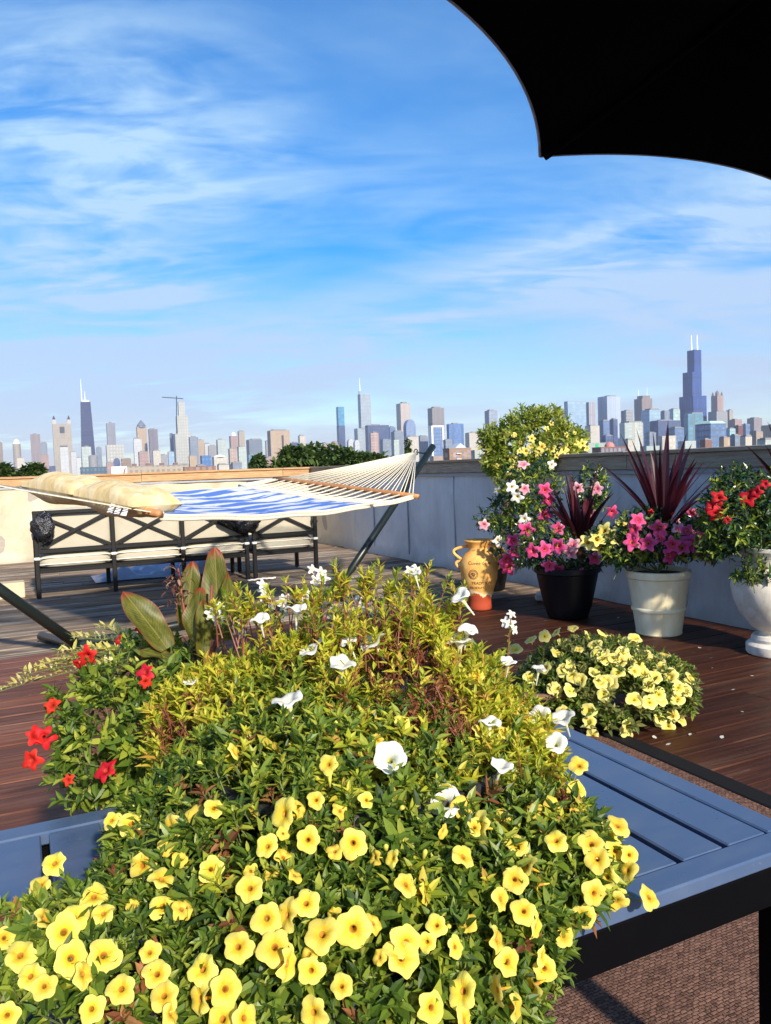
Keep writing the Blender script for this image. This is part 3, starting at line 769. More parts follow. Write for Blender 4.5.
def geo(x0, x1, yt, D, ratio):
    L, Rr = at(x0, yt, D), at(x1, yt, D); cx = (L.x + Rr.x) / 2; z = (L.z + Rr.z) / 2
    al = math.atan2(cx, D); wp = (Rr.x - L.x) * math.cos(al); phi = TH + al
    a = wp / (abs(math.cos(phi)) + ratio * abs(math.sin(phi)))
    return cx, z, a, a * ratio
def z_at(px, py, D): return at(px, py, D).z
rnd_c = random.Random(5)
def bld(x0, x1, yt, D, mt, label, ratio=.8, kind='box', name='tower_block', cat='building', tiers=(), cap=True, ant=(), front=None, group=None):
    cx, z, a, b = geo(x0, x1, yt, D, ratio)
    t = thing(name, label, cat, (cx, D, CITY), TH, group); local(t); H = z - CITY
    m = MB()
    if kind == 'box': m.box((0, 0, H / 2), (a, b, H))
    elif kind == 'round': m.lathe([(a / 2, 0), (a / 2, H)], (0, 0, 0), 20)
    elif kind == 'taper':
        k = .62; vs = []
        for q, zz in ((1, 0), (k, H)):
            vs += [(sx * a / 2 * q, sy * b / 2 * q, zz) for sx, sy in ((-1, -1), (1, -1), (1, 1), (-1, 1))]
        m.add(vs, [(0, 1, 5, 4), (1, 2, 6, 5), (2, 3, 7, 6), (3, 0, 4, 7), (4, 5, 6, 7)])
    elif kind == 'vault':         # rounded top
        n = 10; pr_ = [(-a / 2, 0)] + [(-a / 2 * math.cos(math.pi * i / n), H - a * .75 + a * .75 * math.sin(math.pi * i / n)) for i in range(n + 1)] + [(a / 2, 0)]
        vs = [(x, y, zz) for y in (-b / 2, b / 2) for x, zz in pr_]; k = len(pr_)
        m.add(vs, [tuple(range(k)), tuple(reversed(range(k, 2 * k)))] + [(i, i + k, i + k + 1, i + 1) for i in range(k - 1)])
    elif kind == 'chamfer':
        q = .28; pts = [(-.5, -.5 + q), (-.5 + q, -.5), (.5 - q, -.5), (.5, -.5 + q), (.5, .5 - q), (.5 - q, .5), (-.5 + q, .5), (-.5, .5 - q)]
        vs = [(x * a, y * b, zz) for zz in (0, H) for x, y in pts]
        m.add(vs, [(i, (i + 1) % 8, 8 + (i + 1) % 8, 8 + i) for i in range(8)] + [tuple(range(8, 16))])
    body = m.build('walls', mt, t)
    for i, (tx0, tx1, ty, tm) in enumerate(tiers):   # stacked higher sections
        c2, z2, a2, b2 = geo(tx0, tx1, ty, D, ratio)
        dx = c2 - cx; off = Matrix.Rotation(-TH, 3, 'Z') @ Vector((dx, 0, 0))
        m = MB(); h0 = H - 2; h1 = z2 - CITY
        m.box((off.x, off.y, (h0 + h1) / 2 if h1 > h0 else h1 / 2), (a2, b2, abs(h1 - h0)) if h1 > h0 else (a2, b2, h1)); top_ = m.build('setback', tm or mt, t)
    if cap and kind in ('box', 'chamfer', 'round') and not tiers:
        m = MB(); s_ = rnd_c.uniform(.35, .7); h = rnd_c.uniform(.025, .05) * H * .5 + 1.5
        m.box((rnd_c.uniform(-.1, .1) * a, rnd_c.uniform(-.1, .1) * b, H + h / 2 + .05), (a * s_, b * s_, h)); m.build('penthouse', roofm, t)
        m = MB(); m.box((0, 0, H + .6), (a * .97, b * .97, 1.1)) if kind == 'box' else None
        if m.v: m.build('roof', roofm, t)
    for (ax_, ay, r_) in ant:
        zz = z_at(ax_, ay, D) - CITY; dx = at(ax_, ay, D).x - cx; off = Matrix.Rotation(-TH, 3, 'Z') @ Vector((dx, 0, 0))
        zb = H + sum(0 for _ in ()) ; 
        if tiers: zb = max(H, max(geo(q[0], q[1], q[2], D, ratio)[1] - CITY for q in tiers))
        m = MB(); m.tube([(off.x, off.y, zb - 3), (off.x, off.y, zb + (zz - zb) * .45), (off.x, off.y, zz)], [r_, r_ * .7, r_ * .35], 8); m.build('antenna', mast, top_ if tiers else body)
    return t, (cx, D, H, a, b)
def add_on(t, fn, name, mt):
    m = MB(); fn(m); return m.build(name, mt, t)
B = bld
B(-4, 2.3, 443, 3300, BROWN, 'brown grey tower sliver at the left edge of the skyline')
B(2.5, 9, 467, 1500, DBLUE, 'low dark blue building above the trees near the left edge', cap=False)
t, g = B(12.5, 20.5, 444, 3200, BEIGE, 'round grey beige tower with a white dome on top', kind='round', cap=False)
add_on(t, lambda m: m.lathe([(g[3] * .44, g[2]), (g[3] * .40, g[2] + 8), (g[3] * .25, g[2] + 17), (.5, g[2] + 21)], (0, 0, 0), 16), 'dome', whitem)
B(17, 24, 458, 2400, CREAM, 'low beige block in front of the white domed tower')
B(23.5, 30, 463, 2000, WHITE, 'small whitish block left of the tall mauve slab')
B(28, 37, 464, 1700, SLATE, 'low slate blue block at the foot of the tall mauve slab')
B(30, 40, 434.5, 3000, MAUVE, 'tall mauve brown slab tower, left of the twin turreted tower', .35)
B(39, 47, 443, 3300, SLATE, 'grey tower with blue side just behind the tall mauve slab', .9)
B(40.5, 48.5, 455, 2600, PINK, 'pinkish grey tower right of the tall mauve slab', .5)
B(49, 55.5, 466, 1800, DBLUE, 'low dark blue block left of the twin turreted tower', cap=False)
t, g = B(52, 71, 424, 3300, BEIGE, 'wide cream tower with two pointed corner turrets', .5, cap=False)
for sx in (-1, 1):
    add_on(t, lambda m: m.box((sx * g[3] * .40, -g[4] * .1, g[2] + 9), (g[3] * .2, g[4] * .5, 18)), 'turret', CREAM)
    add_on(t, lambda m: m.lathe([(g[3] * .085, g[2] + 18), (g[3] * .07, g[2] + 24), (.6, g[2] + 36)], (sx * g[3] * .40, -g[4] * .1, 0), 8), 'turret_cap', darkm)
add_on(t, lambda m: m.box((0, -g[4] / 2 - 1.2, g[2] - 26), (g[3] * .26, 2, 26)), 'arch_window', darkm)
t, g = B(59.5, 68, 447, 2500, WHITE, 'white balcony apartment tower before the twin turreted tower', .6, cap=False)
add_on(t, lambda m: m.box((0, 0, g[2] + 2), (g[3] * .9, g[4] * .9, 4.5)), 'penthouse', darkm)
B(70.5, 76, 452, 2700, WHITE, 'slim pale block between the turreted tower and the tapered black one')
B(76, 81, 458, 2300, WHITE, 'very slim white block at the left foot of the tapered black skyscraper')
t, g = B(77.2, 93.5, 402, 3600, NAVY, 'tapered blackish blue skyscraper with twin antennas', .62, kind='taper', ant=((80.5, 379, 2.4), (84.5, 391, 2.0)), name='skyscraper', cat='skyscraper')
add_on(t, lambda m: m.box((0, 0, g[2] + 4), (g[3] * .45, g[4] * .45, 8)), 'crown', whitem)
B(81, 91, 447, 2600, PGREEN, 'pale green grey block at the foot of the tapered black skyscraper')
B(88, 98, 456, 2300, GREY, 'squat round grey building right of the tapered black skyscraper', kind='round')
B(96, 101.5, 447.5, 2900, SLATE, 'slim slate block between the tapered skyscraper and the grey slab')
B(80, 107, 467, 1300, facade((.07, .13, .2), (.06, .14, .22), 6, 8), 'low wide dark teal building behind the pillow', .4, cap=False)
B(106, 115, 423.5, 3300, facade((.24, .25, .31), (.16, .17, .23), 8, 300, .5, .98), 'tall grey blue slab rising behind a broad pale block', .6)
B(105.5, 123.5, 445, 2800, CONC, 'broad pale concrete block below the grey blue slab', .5, cap=False)
B(106, 113.5, 463, 1500, PINK, 'low pink building beside the white billboard')
B(113, 120, 458, 2000, DBLUE, 'small dark blue building between pink and brown blocks', kind='vault')
B(121, 131, 459, 1700, BROWN, 'low brown building above the white billboard', .6)
t, g = B(136, 146.5, 427, 3300, TAN, 'tan tower with a rounded bluish crown', .7, cap=False)
add_on(t, lambda m: m.lathe([(g[3] * .5, g[2] - 3), (g[3] * .45, g[2] + 8), (g[3] * .25, g[2] + 18), (1, g[2] + 30)], (0, 0, 0), 12), 'crown', facade((.16, .2, .27), (.12, .17, .25)))
B(133, 141.5, 439, 2900, WHITE, 'whitish slab in front of the tan round crowned tower', .5)
B(148, 157.5, 429.5, 3200, facade((.20, .18, .23), (.13, .12, .17), 7, 60, .5, .95), 'dark mauve slab tower right of the round crowned tower', .7)
B(138, 148.5, 452, 2300, PINK, 'pinkish brown block below the round crowned tower')
B(152, 160.5, 451, 2400, CREAM, 'pale cream block below the dark mauve slab')
B(160, 167.5, 455, 2500, GREY, 'low grey block between the cream block and the crane tower')
t, g = B(173, 191.5, 434, 3200, CONC, 'tall pale stepped concrete tower under construction', .7, tiers=((175.5, 188, 416, None), (177.5, 184.5, 402, None)), name='stepped_tower')
t = thing('tower_crane', 'tower crane standing on top of the pale concrete tower', 'crane', at(176.5, 402, 3190))
m = MB(); m.tube([at(176.7, 440, 3190), at(176.5, 396, 3190)], 2.0, 4); m.build('mast', darkm, t)
m = MB(); m.tube([at(162, 397.2, 3190), at(183, 398.6, 3190)], 1.7, 4); m.build('jib', darkm, t)
B(169.5, 173.5, 434.5, 3350, SLATE, 'slim dark tower close on the left of the pale concrete tower', 1)
B(167.5, 174, 452, 2700, LBLUE, 'pale blue glass block at the left foot of the concrete tower')
B(188.5, 198, 437.5, 3000, SLATE, 'dark slate tower close on the right of the pale concrete tower', .8)
B(196, 204, 440, 3100, TAN, 'tan tower right of the dark slate tower')
B(203.5, 211, 444, 3300, WHITE, 'whitish grey tower behind the bright blue cube')
B(188.5, 196.5, 456, 2000, TAN, 'low tan block in front of the dark slate tower')
B(200, 211, 455.5, 1600, facade((.05, .18, .45), (.05, .16, .42), 7, 9), 'bright blue cube shaped low building', cap=False)
t, g = B(125, 189, 466, 900, LOFT, 'long low cream brick loft building with rows of dark windows', .18, cap=False, name='loft_building')
add_on(t, lambda m: m.box((0, 0, g[2] + .35), (g[3] * 1.005, g[4] * 1.03, .7)), 'roof', roofm)
for k in range(4): add_on(t, lambda m: m.box((g[3] * (-.36 + .22 * k), 0, g[2] + 2.0), (5, 4, 2.6)), 'roof_shed', BRICK)
B(183, 216, 466.5, 760, facade((.30, .14, .11), (.2, .16, .14), 6, 5), 'low dark red brick building right of the cream loft', .25, cap=False)
p = at(119, 466.5, 600)
t = thing('billboard', 'white rooftop billboard with a red mark above the pillow', 'billboard', (p.x, p.y, CITY), R(8)); local(t)
zt = p.z - CITY; wb = 15 / 770 * 600
m = MB(); m.box((0, 0, zt - 3.2), (wb, .5, 6.4)); m.build('panel', whitem, t)
m = MB(); m.add([(wb * .24, -.27, zt - 5.6), (wb * .34, -.27, zt - 5.6), (wb * .46, -.27, zt - .8), (wb * .33, -.27, zt - 2.2)], [(0, 1, 2, 3)]); m.build('red_mark', plain('billboard_red', (.6, .03, .05), .6, scale=.1), t)
m = MB()
for k in range(3): m.box((-wb * .12, -.27, zt - 1.9 - 1.2 * k), (wb * (.5 - .1 * k), .02, .42))
m.build('lettering', plain('billboard_grey', (.35, .36, .40), .6, scale=.1), t)
m = MB()
for sx in (-.4, .4): m.box((wb * sx, .4, (zt - 4) / 2), (.5, .5, zt - 4))
m.build('support', darkm, t)
B(207, 217, 446, 3300, GREY, 'hazy grey tower right of the bright blue cube')
B(216, 225.5, 440, 3000, PGREEN, 'grey green tower with a stepped top, left of the white domed tan tower', .8)
t, g = B(229, 238, 436, 3100, PINK, 'pinkish tan tower topped by a small white dome', .8, cap=False)
add_on(t, lambda m: m.lathe([(g[3] * .3, g[2]), (g[3] * .28, g[2] + 8), (g[3] * .1, g[2] + 15)], (0, 0, 0), 12), 'dome', whitem)
B(237.5, 244.5, 431.5, 3250, BEIGE, 'slim beige tower right behind the small white domed tower')
B(228, 237.5, 449, 2400, facade((.48, .36, .31), (.3, .22, .2), 7, 11), 'rosy block in front of the small white domed tower')
B(237, 246, 447, 2300, PGREEN, 'grey green block in front of the slim beige tower')
t, g = B(212, 227, 457, 1700, CREAM, 'low pale building with a shallow domed roof', .6, cap=False)
add_on(t, lambda m: m.lathe([(g[3] * .45, g[2]), (g[3] * .36, g[2] + 3), (g[3] * .1, g[2] + 5)], (0, 0, 0), 16), 'dome', whitem)
B(246, 262, 440, 2800, facade((.16, .21, .28), (.08, .13, .22), 9, 12, .6, .6, gl=.7), 'dark slate glass tower left of the tan block', .8)
B(247, 257, 455, 2000, TEAL, 'small teal glass block below the dark slate glass tower')
B(256, 263, 458, 1900, PINK, 'low pink block below the dark slate glass tower, right side')
t, g = B(267, 289.5, 431, 2500, TAN, 'big square tan block with a dark vertical slot', .55)
add_on(t, lambda m: m.box((g[3] * .12, -g[4] / 2 - .5, g[2] * .55), (g[3] * .10, 1.4, g[2] * .7)), 'window_slot', darkm)
B(265, 268.5, 441, 2900, GREY, 'very slim grey tower touching the left side of the tan block', 1)
B(289, 299.5, 443, 2800, DBLUE, 'dark blue block close on the right of the tan block')
B(298, 305.5, 436, 3000, CREAM, 'slim cream tower above the roadside trees')
B(305, 311, 444, 3300, GREY, 'hazy grey tower right of the slim cream tower')
B(312, 329, 452, 2600, PINK, 'low hazy pinkish block behind the trees', .6)
B(330, 338.5, 441, 2700, PINK, 'small pinkish tower left of the bright teal tower', kind='vault')
t, g = B(336, 344, 407, 3100, facade((.05, .24, .42), (.03, .22, .42), 8, 14, .8, .8, gl=.8), 'slim bright teal blue glass tower', .8, cap=False)
add_on(t, lambda m: m.box((0, 0, g[2] * .36), (g[3] * 1.04, g[4] * 1.04, g[2] * .72)), 'lower_facade', DBLUE)
B(346.5, 353.5, 439, 2700, WHITE, 'small white round topped tower by the teal glass tower', kind='vault')
B(353, 359.5, 440, 2600, WHITE, 'small white round topped tower below the tall spired skyscraper', kind='vault')
B(354, 370.5, 428.5, 3500, facade((.34, .40, .46), (.20, .28, .38), 9, 16, .6, .7, gl=.8), 'tall grey blue glass skyscraper with setback and spire', .6, tiers=((357.5, 370.5, 394.5, None), (358.5, 361.5, 391, None)), ant=((359.5, 378, 1.8),), name='skyscraper', cat='skyscraper')
B(365, 389, 425.5, 2900, DBLUE, 'wide dark blue glass block behind the pink rounded one', .3)
B(388, 395.5, 427.5, 3000, BLUE, 'blue glass tower right of the wide dark blue block', .7)
B(368.5, 379.5, 433, 2500, facade((.52, .36, .32), (.38, .27, .25), 6, 9, .5, .5), 'pink tower with rounded shoulders before the dark blue block', kind='chamfer')
B(396, 410, 404, 3500, facade((.52, .46, .42), (.34, .29, .28), 7, 300, .45, .98), 'tall cream and mauve slab skyscraper', .9, name='skyscraper', cat='skyscraper')
B(391, 403, 432, 2800, SLATE, 'slate blue block left of the arched glass tower')
B(403, 415.5, 419.5, 2900, facade((.20, .28, .46), (.10, .18, .40), 8, 12, .7, .7, gl=.8), 'blue glass tower with an arched top', .6, kind='vault')
B(392, 399, 440, 2200, PGREEN, 'small pale green block behind the hammock ropes')
B(404, 418.5, 437, 2300, CREAM, 'pale cream block below the arched glass tower', .7)
B(417, 428, 436.5, 2700, SLATE, 'grey blue block between the arched tower and the grey brown slab', .7)
B(427.5, 444, 408.5, 3300, facade((.25, .23, .24), (.16, .15, .17), 7, 300, .5, .98), 'tall grey brown slab skyscraper above the stand arm', .7, name='skyscraper', cat='skyscraper')
t, g = B(429, 443, 427, 2600, facade((.12, .20, .38), (.10, .2, .42), 7, 12, .7, .7), 'blue glass building framed by a white arch', .5, cap=False)
for sx in (-1, 1): add_on(t, lambda m: m.box((sx * g[3] * .5, -1, g[2] / 2), (g[3] * .14, g[4], g[2])), 'frame_pier', whitem)
add_on(t, lambda m: m.box((0, -1, g[2] + 1.5), (g[3] * 1.14, g[4], 5)), 'frame_beam', whitem)
t, g = B(445, 465, 424, 2700, facade((.10, .20, .42), (.05, .15, .42), 8, 12, .75, .75, gl=.8), 'blue glass tower with a stepped top behind the orange apartments', .6, kind='chamfer')
B(465, 480.5, 433, 2600, CREAM, 'cream grid tower right of the stepped blue glass tower', .6)
t, g = B(443, 471, 449, 420, ORANGE, 'orange brick apartment building with grey gabled roofs', .5, cap=False, name='apartment_building')
add_on(t, lambda m: m.box((0, 0, g[2] + .25), (g[3] * 1.04, g[4] * 1.04, .5)), 'roof', roofm)
def _gb(m):
    w_, h_ = g[3] * .26, 2.6
    for cx_ in (.02,):
        x = g[3] * cx_; vs = [(x - w_, -g[4] * .55, g[2] + .5), (x + w_, -g[4] * .55, g[2] + .5), (x, -g[4] * .5, g[2] + .5 + h_), (x - w_, g[4] * .5, g[2] + .5), (x + w_, g[4] * .5, g[2] + .5), (x, g[4] * .5, g[2] + .5 + h_)]
        m.add(vs, [(0, 1, 2), (3, 5, 4), (0, 2, 5, 3), (1, 4, 5, 2)])
add_on(t, _gb, 'gable', gable)
for k in range(4):
    for j in range(2): add_on(t, lambda m: m.box((g[3] * (-.38 + .25 * k), -g[4] / 2 - .06, g[2] - 1.7 - 2.9 * j), (1.5, .1, 1.7)), 'window', SLATE)
add_on(t, lambda m: [m.box((g[3] * (-.1), -g[4] / 2 - .5, g[2] - 2.6 - 2.9 * j), (3.0, 1.0, .25)) for j in range(2)], 'balcony', whitem)
B(430, 444, 456, 500, facade((.46, .34, .27), (.2, .2, .22), 5, 4), 'low pale brick building left of the orange apartments', .6, cap=False)
B(470, 487, 450, 480, facade((.50, .52, .47), (.22, .34, .34), 5, 4, .6, .6), 'low pale green apartment building right of the orange apartments', .6, cap=False)
B(484.5, 497.5, 411, 3200, facade((.30, .36, .45), (.2, .27, .38), 8, 14, .6, .7, gl=.7), 'slender grey blue tower left of the yellow flowered bush', .8)
B(478, 488, 443, 2800, GREY, 'low grey block below the slender grey blue tower')
B(497, 506, 440, 2900, SLATE, 'hazy slate block half behind the yellow flowered bush')
B(546, 565, 409.5, 3300, MAUVE, 'brown mauve block seen over the yellow flowered bush', .5)
B(564, 586, 401.5, 3000, LBLUE, 'large pale blue glass slab beside the yellow flowered bush', .25, cap=False)
B(583, 595.5, 402.5, 3060, facade((.36, .36, .42), (.28, .29, .36), 9, 300, .5, .98), 'mauve grey tower joined to the large pale blue slab', 1, cap=False)
B(585, 599.5, 426, 2500, CREAM, 'cream block standing before the mauve grey tower', .7)
B(597.5, 620.5, 397, 3100, STRIPE, 'tall white and blue vertically striped tower', .8)
B(598.5, 610, 421, 2700, BLUE, 'deep blue glass block below the striped tower, left')
B(609.5, 617.5, 419.5, 2600, DBLUE, 'slim dark blue tower with pointed top before the striped tower', 1)
B(621, 633, 411, 3100, facade((.40, .42, .44), (.10, .12, .16), 8, 13, .55, .55), 'grey block with dark windows between striped and brown towers')
B(634, 652, 399, 3400, facade((.27, .22, .21), (.17, .14, .15), 7, 200, .5, .95), 'brown stepped tower with two thin antennas', .8, tiers=((637, 650, 396, None),), ant=((638.5, 389.5, 1.3), (647, 387, 1.3)))
t, g = B(616, 646.5, 423, 2200, facade((.58, .62, .56), (.24, .36, .38), 13, 9, .55, .6), 'broad pale green apartment tower with rounded corners', .7, kind='chamfer', cap=False)
add_on(t, lambda m: m.box((0, 0, g[2] + 2), (g[3] * .7, g[4] * .7, 5)), 'penthouse', roofm)
for sx in (-.16, .16): add_on(t, lambda m: m.box((sx * g[3], -g[4] / 2 - .4, g[2] / 2), (g[3] * .06, 1.2, g[2])), 'pier', CREAM)
B(641, 661.5, 410.5, 2900, LBLUE, 'pale blue glass tower left of the dark stepped skyscraper', .7)
B(660.5, 669.5, 411.5, 2800, SLATE, 'slate tower wedged between two pale glass towers', .8)
B(668.5, 680, 409.5, 2950, facade((.42, .55, .56), (.28, .46, .52), 9, 13, .7, .7, gl=.7), 'pale green glass tower touching the dark stepped skyscraper', .7)
B(650, 681, 421, 2500, DBLUE, 'wide dark blue glass block left of the dark stepped skyscraper', .35)
B(679, 706.5, 396.5, 2950, SEARS, 'tallest dark blue stepped skyscraper with two white antennas', 1.0, tiers=((682.5, 701.5, 372.5, None), (687, 701.2, 350.5, None)), ant=((691.2, 335.5, 3.6), (697, 335, 3.6)), name='skyscraper', cat='skyscraper')
B(681, 706, 414, 2300, TEAL, 'teal glass tower in front of the dark stepped skyscraper', .6, kind='chamfer')
t, g = B(695, 726, 424, 1500, BLUE, 'deep blue glass block with a pale green sloping roof', .9, cap=False)
add_on(t, lambda m: m.add([(-g[3] * .5, -g[4] * .5, g[2]), (g[3] * .5, -g[4] * .5, g[2]), (g[3] * .5, g[4] * .5, g[2] + 1), (-g[3] * .5, g[4] * .5, g[2] + 1), (-g[3] * .4, -g[4] * .35, g[2] + 5), (g[3] * .4, -g[4] * .35, g[2] + 5), (g[3] * .4, g[4] * .45, g[2] + 7), (-g[3] * .4, g[4] * .45, g[2] + 7)], [(0, 1, 5, 4), (1, 2, 6, 5), (2, 3, 7, 6), (3, 0, 4, 7), (4, 5, 6, 7)]), 'roof', greenr)
t, g = B(711, 723.5, 396, 3300, facade((.40, .28, .25), (.24, .17, .17), 7, 200, .5, .95), 'reddish brown tower with a pointed gothic crown', .9, cap=False)
for sx, sy in ((-1, -1), (1, -1), (1, 1), (-1, 1)):
    add_on(t, lambda m: m.lathe([(g[3] * .12, g[2] - 2), (g[3] * .12, g[2] + 8), (.6, g[2] + 18)], (sx * g[3] * .36, sy * g[4] * .36, 0), 6), 'pinnacle', BROWN)
add_on(t, lambda m: m.lathe([(g[3] * .25, g[2] - 2), (g[3] * .2, g[2] + 15), (.8, g[2] + 24)], (0, 0, 0), 8), 'crown', BROWN)
B(708, 727.5, 412, 2900, GREY, 'broad grey block below the gothic crowned tower', .7)
B(726, 733, 410.5, 3100, BEIGE, 'beige tower right of the gothic crowned tower', .8)
B(728.5, 742, 420, 2600, PINK, 'rosy brown block right of the deep blue glass block', .8)
B(734, 743, 426, 1900, DRED, 'dark red brick tower near the right end of the skyline', .8)
B(741.5, 750, 424.5, 2400, BLUE, 'small blue glass tower right of the dark red brick tower', .8)
B(747, 762, 418.5, 2800, MAUVE, 'grey mauve block near the right end of the skyline', .7)
B(749.5, 763, 432, 1500, facade((.44, .34, .25), (.2, .17, .16), 6, 8), 'tan brick block in front of the grey mauve block', .8)
B(761, 790, 425.5, 1700, facade((.48, .40, .30), (.24, .2, .18), 7, 9), 'broad tan block cut by the right edge of the picture', .8)
B(724.5, 735.5, 429, 1700, facade((.32, .48, .52), (.18, .34, .42), 7, 9, .7, .7), 'small pale teal glass block right of the green roofed block', .8)
B(655, 679, 436, 1300, CREAM, 'low cream round fronted building behind the purple spikes', .7, kind='chamfer', cap=False)
B(678, 696, 441, 1100, facade((.50, .56, .55), (.2, .32, .36), 6, 6), 'low pale grey green block between cream and deep blue buildings', .6, cap=False)
t, g = B(581, 609, 443, 700, facade((.42, .50, .48), (.14, .24, .25), 6, 5, .7, .5), 'low grey green building with a small bright green sign', .4, cap=False)
add_on(t, lambda m: m.box((-g[3] * .08, -g[4] / 2 - .3, g[2] - 2.6), (3.2, .4, 3.0)), 'green_sign', plain('sign_green', (.02, .40, .16), .5, scale=.1))
t, g = B(592, 626, 447, 520, BRICK, 'low red brick building with arched windows and small dome', .4, cap=False)
add_on(t, lambda m: m.lathe([(3.4, g[2] - .2), (3.2, g[2] + 1.4), (2.2, g[2] + 2.8), (.3, g[2] + 3.6)], (g[3] * .02, 0, 0), 16), 'dome', plain('dome_brick', (.40, .18, .16), .7, scale=.2))
for k in range(6):
    def _w(m):
        x = g[3] * (-.42 + .165 * k); n = 8; z0_, w_ = g[2] - 4.6, 1.1
        pts = [(x - w_, z0_), (x + w_, z0_)] + [(x + w_ * math.cos(math.pi * i / n), g[2] - 1.9 + w_ * math.sin(math.pi * i / n)) for i in range(n + 1)]
        m.add([(q[0], -g[4] / 2 - .05, q[1]) for q in pts], [tuple(range(len(pts)))])
    add_on(t, _w, 'window', SLATE)
B(640, 660, 446, 800, facade((.42, .52, .50), (.16, .28, .3), 6, 5, .6, .5), 'low pale teal building right of the red brick one', .5, cap=False)

LOWS = [(196, 206, 466, 900, BRICK, 'low brick house right of the dark red brick building'), (217, 229, 465, 1000, CREAM, 'low cream apartment house left of the thin sparse tree'),
 (231, 242, 463, 1100, SLATE, 'low slate office block just left of the thin sparse tree'), (264, 276, 458, 1000, PINK, 'low rosy block in front of the tan slotted tower'),
 (484, 492, 452, 700, TAN, 'narrow tan house below the slender grey blue tower'), (560, 572, 447, 900, PGREEN, 'low pale block at the right foot of the yellow flowered shrub'),
 (570, 582, 439, 1500, SLATE, 'slate office block at the foot of the large pale blue slab'), (624, 634, 440, 1200, CREAM, 'narrow cream block right of the broad pale green apartment tower foot'),
 (645, 656, 433, 1800, SLATE, 'slate block between the pale green apartments and the cream round fronted building'), (700, 712, 440, 900, BRICK, 'small red brick block at the foot of the green roofed block'),
 (719, 730, 438, 1000, TAN, 'small tan block right of the green roofed block foot'), (730, 741, 436, 900, SLATE, 'small slate block at the foot of the dark red brick tower'),
 (740, 752, 437, 800, CREAM, 'small cream block at the foot of the tan brick block'), (757, 775, 440, 700, PGREEN, 'low pale green block before the broad tan edge block'),
 (312, 322, 447, 2900, SLATE, 'hazy slate tower behind the leftmost of the dark trees'), (322, 331, 444, 3100, TAN, 'hazy tan tower left of the small rounded pinkish tower'),
 (380, 391, 440, 2300, SLATE, 'slate block at the foot of the wide dark blue glass block'), (443, 452, 440, 2000, SLATE, 'slate block behind the gabled roof of the orange apartments'),
 (668, 684, 428, 2000, BLUE, 'blue glass block at the left foot of the dark stepped skyscraper'), (601, 613, 436, 1500, DBLUE, 'dark blue block low before the striped tower')]
for q in LOWS: B(*q, ratio=.7)
# trees beyond the parapets
barkm = plain('tree_bark', (.09, .065, .045), .9)
treeL = leafmat('city_tree_leaves', [(0, (.02, .045, .010)), (.5, (.045, .09, .018)), (1, (.10, .15, .03))], .6, .25)
def tree(px, ytop, D, wpx, label, sd, h_crown=None, name='leafy_tree', conical=False, n=2600):
    rnd = random.Random(sd); p = at(px, ytop, D); zt = p.z; r = wpx / 2 / 770 * D
    t = thing(name, label, 'tree', (p.x, p.y, CITY), 0, 'trees beyond the parapet')
    hc = h_crown or 1.5 * r
    m = MB(); m.tube([(p.x, p.y, CITY), (p.x + .1, p.y, (CITY + zt) / 2), (p.x, p.y, zt - .5 * hc)], [.28, .22, .12], 8)
    for k in range(7):
        a = rnd.uniform(0, 6.28); m.tube([(p.x, p.y, zt - hc * rnd.uniform(.6, 1.1)), (p.x + math.cos(a) * r * .7, p.y + math.sin(a) * r * .7, zt - hc * rnd.uniform(.25, .6))], [.10, .03], 5)
    m.build('trunk', barkm, t, smooth=True)
    m = MB(); cl_ = []
    for k in range(16):
        a = rnd.uniform(0, 6.28); q = rnd.random() ** .5 * .75; zz = rnd.uniform(.12, .95)
        if conical: q *= zz
        cl_.append((Vector((p.x + math.cos(a) * r * q, p.y + math.sin(a) * r * q, zt - hc * zz)), r * rnd.uniform(.26, .46) * (.5 if conical else 1)))
    cl_.append((Vector((p.x, p.y, zt - r * .3)), r * .3))
    for k in range(n):
        c, rr = rnd.choice(cl_); d = Vector((rnd.gauss(0, 1), rnd.gauss(0, 1), rnd.gauss(0, 1))).normalized()
        q = c + d * rr * rnd.uniform(.55, 1.08); q.z = min(q.z, zt)
        m.leaf(q, (d + Vector((rnd.gauss(0, .6), rnd.gauss(0, .6), rnd.gauss(0, .6) - .3))), Vector((0, 0, 1)), rnd.uniform(.25, .5), rnd.uniform(.18, .3))
    m.build('crown', treeL, t)
tree(6, 467, 46, 34, 'small leafy tree at the far left edge above the coping', 1)
tree(30, 466, 50, 26, 'small leafy tree behind the coping left of the pillow', 2)
tree(258, 457, 52, 16, 'thin sparse tree left of the row of dark trees', 4, n=500)
for k, (px, yt, wpx) in enumerate(((290, 450, 44), (318, 446, 46), (346, 451, 46), (372, 456, 40), (396, 462, 36))):
    tree(px, yt, 44 + 4 * (k % 2), wpx, ['leftmost dark leafy tree of the row behind the hammock', 'tallest dark leafy tree of the row behind the hammock', 'middle dark leafy tree behind the hammock ropes', 'dark leafy tree low behind the hammock ropes', 'rightmost low leafy tree behind the rope ends'][k], 20 + k)
tree(408, 440, 95, 15, 'dark pointed conifer just left of the stand arm tip', 31, h_crown=5.5, name='conifer_tree', conical=True, n=1400)

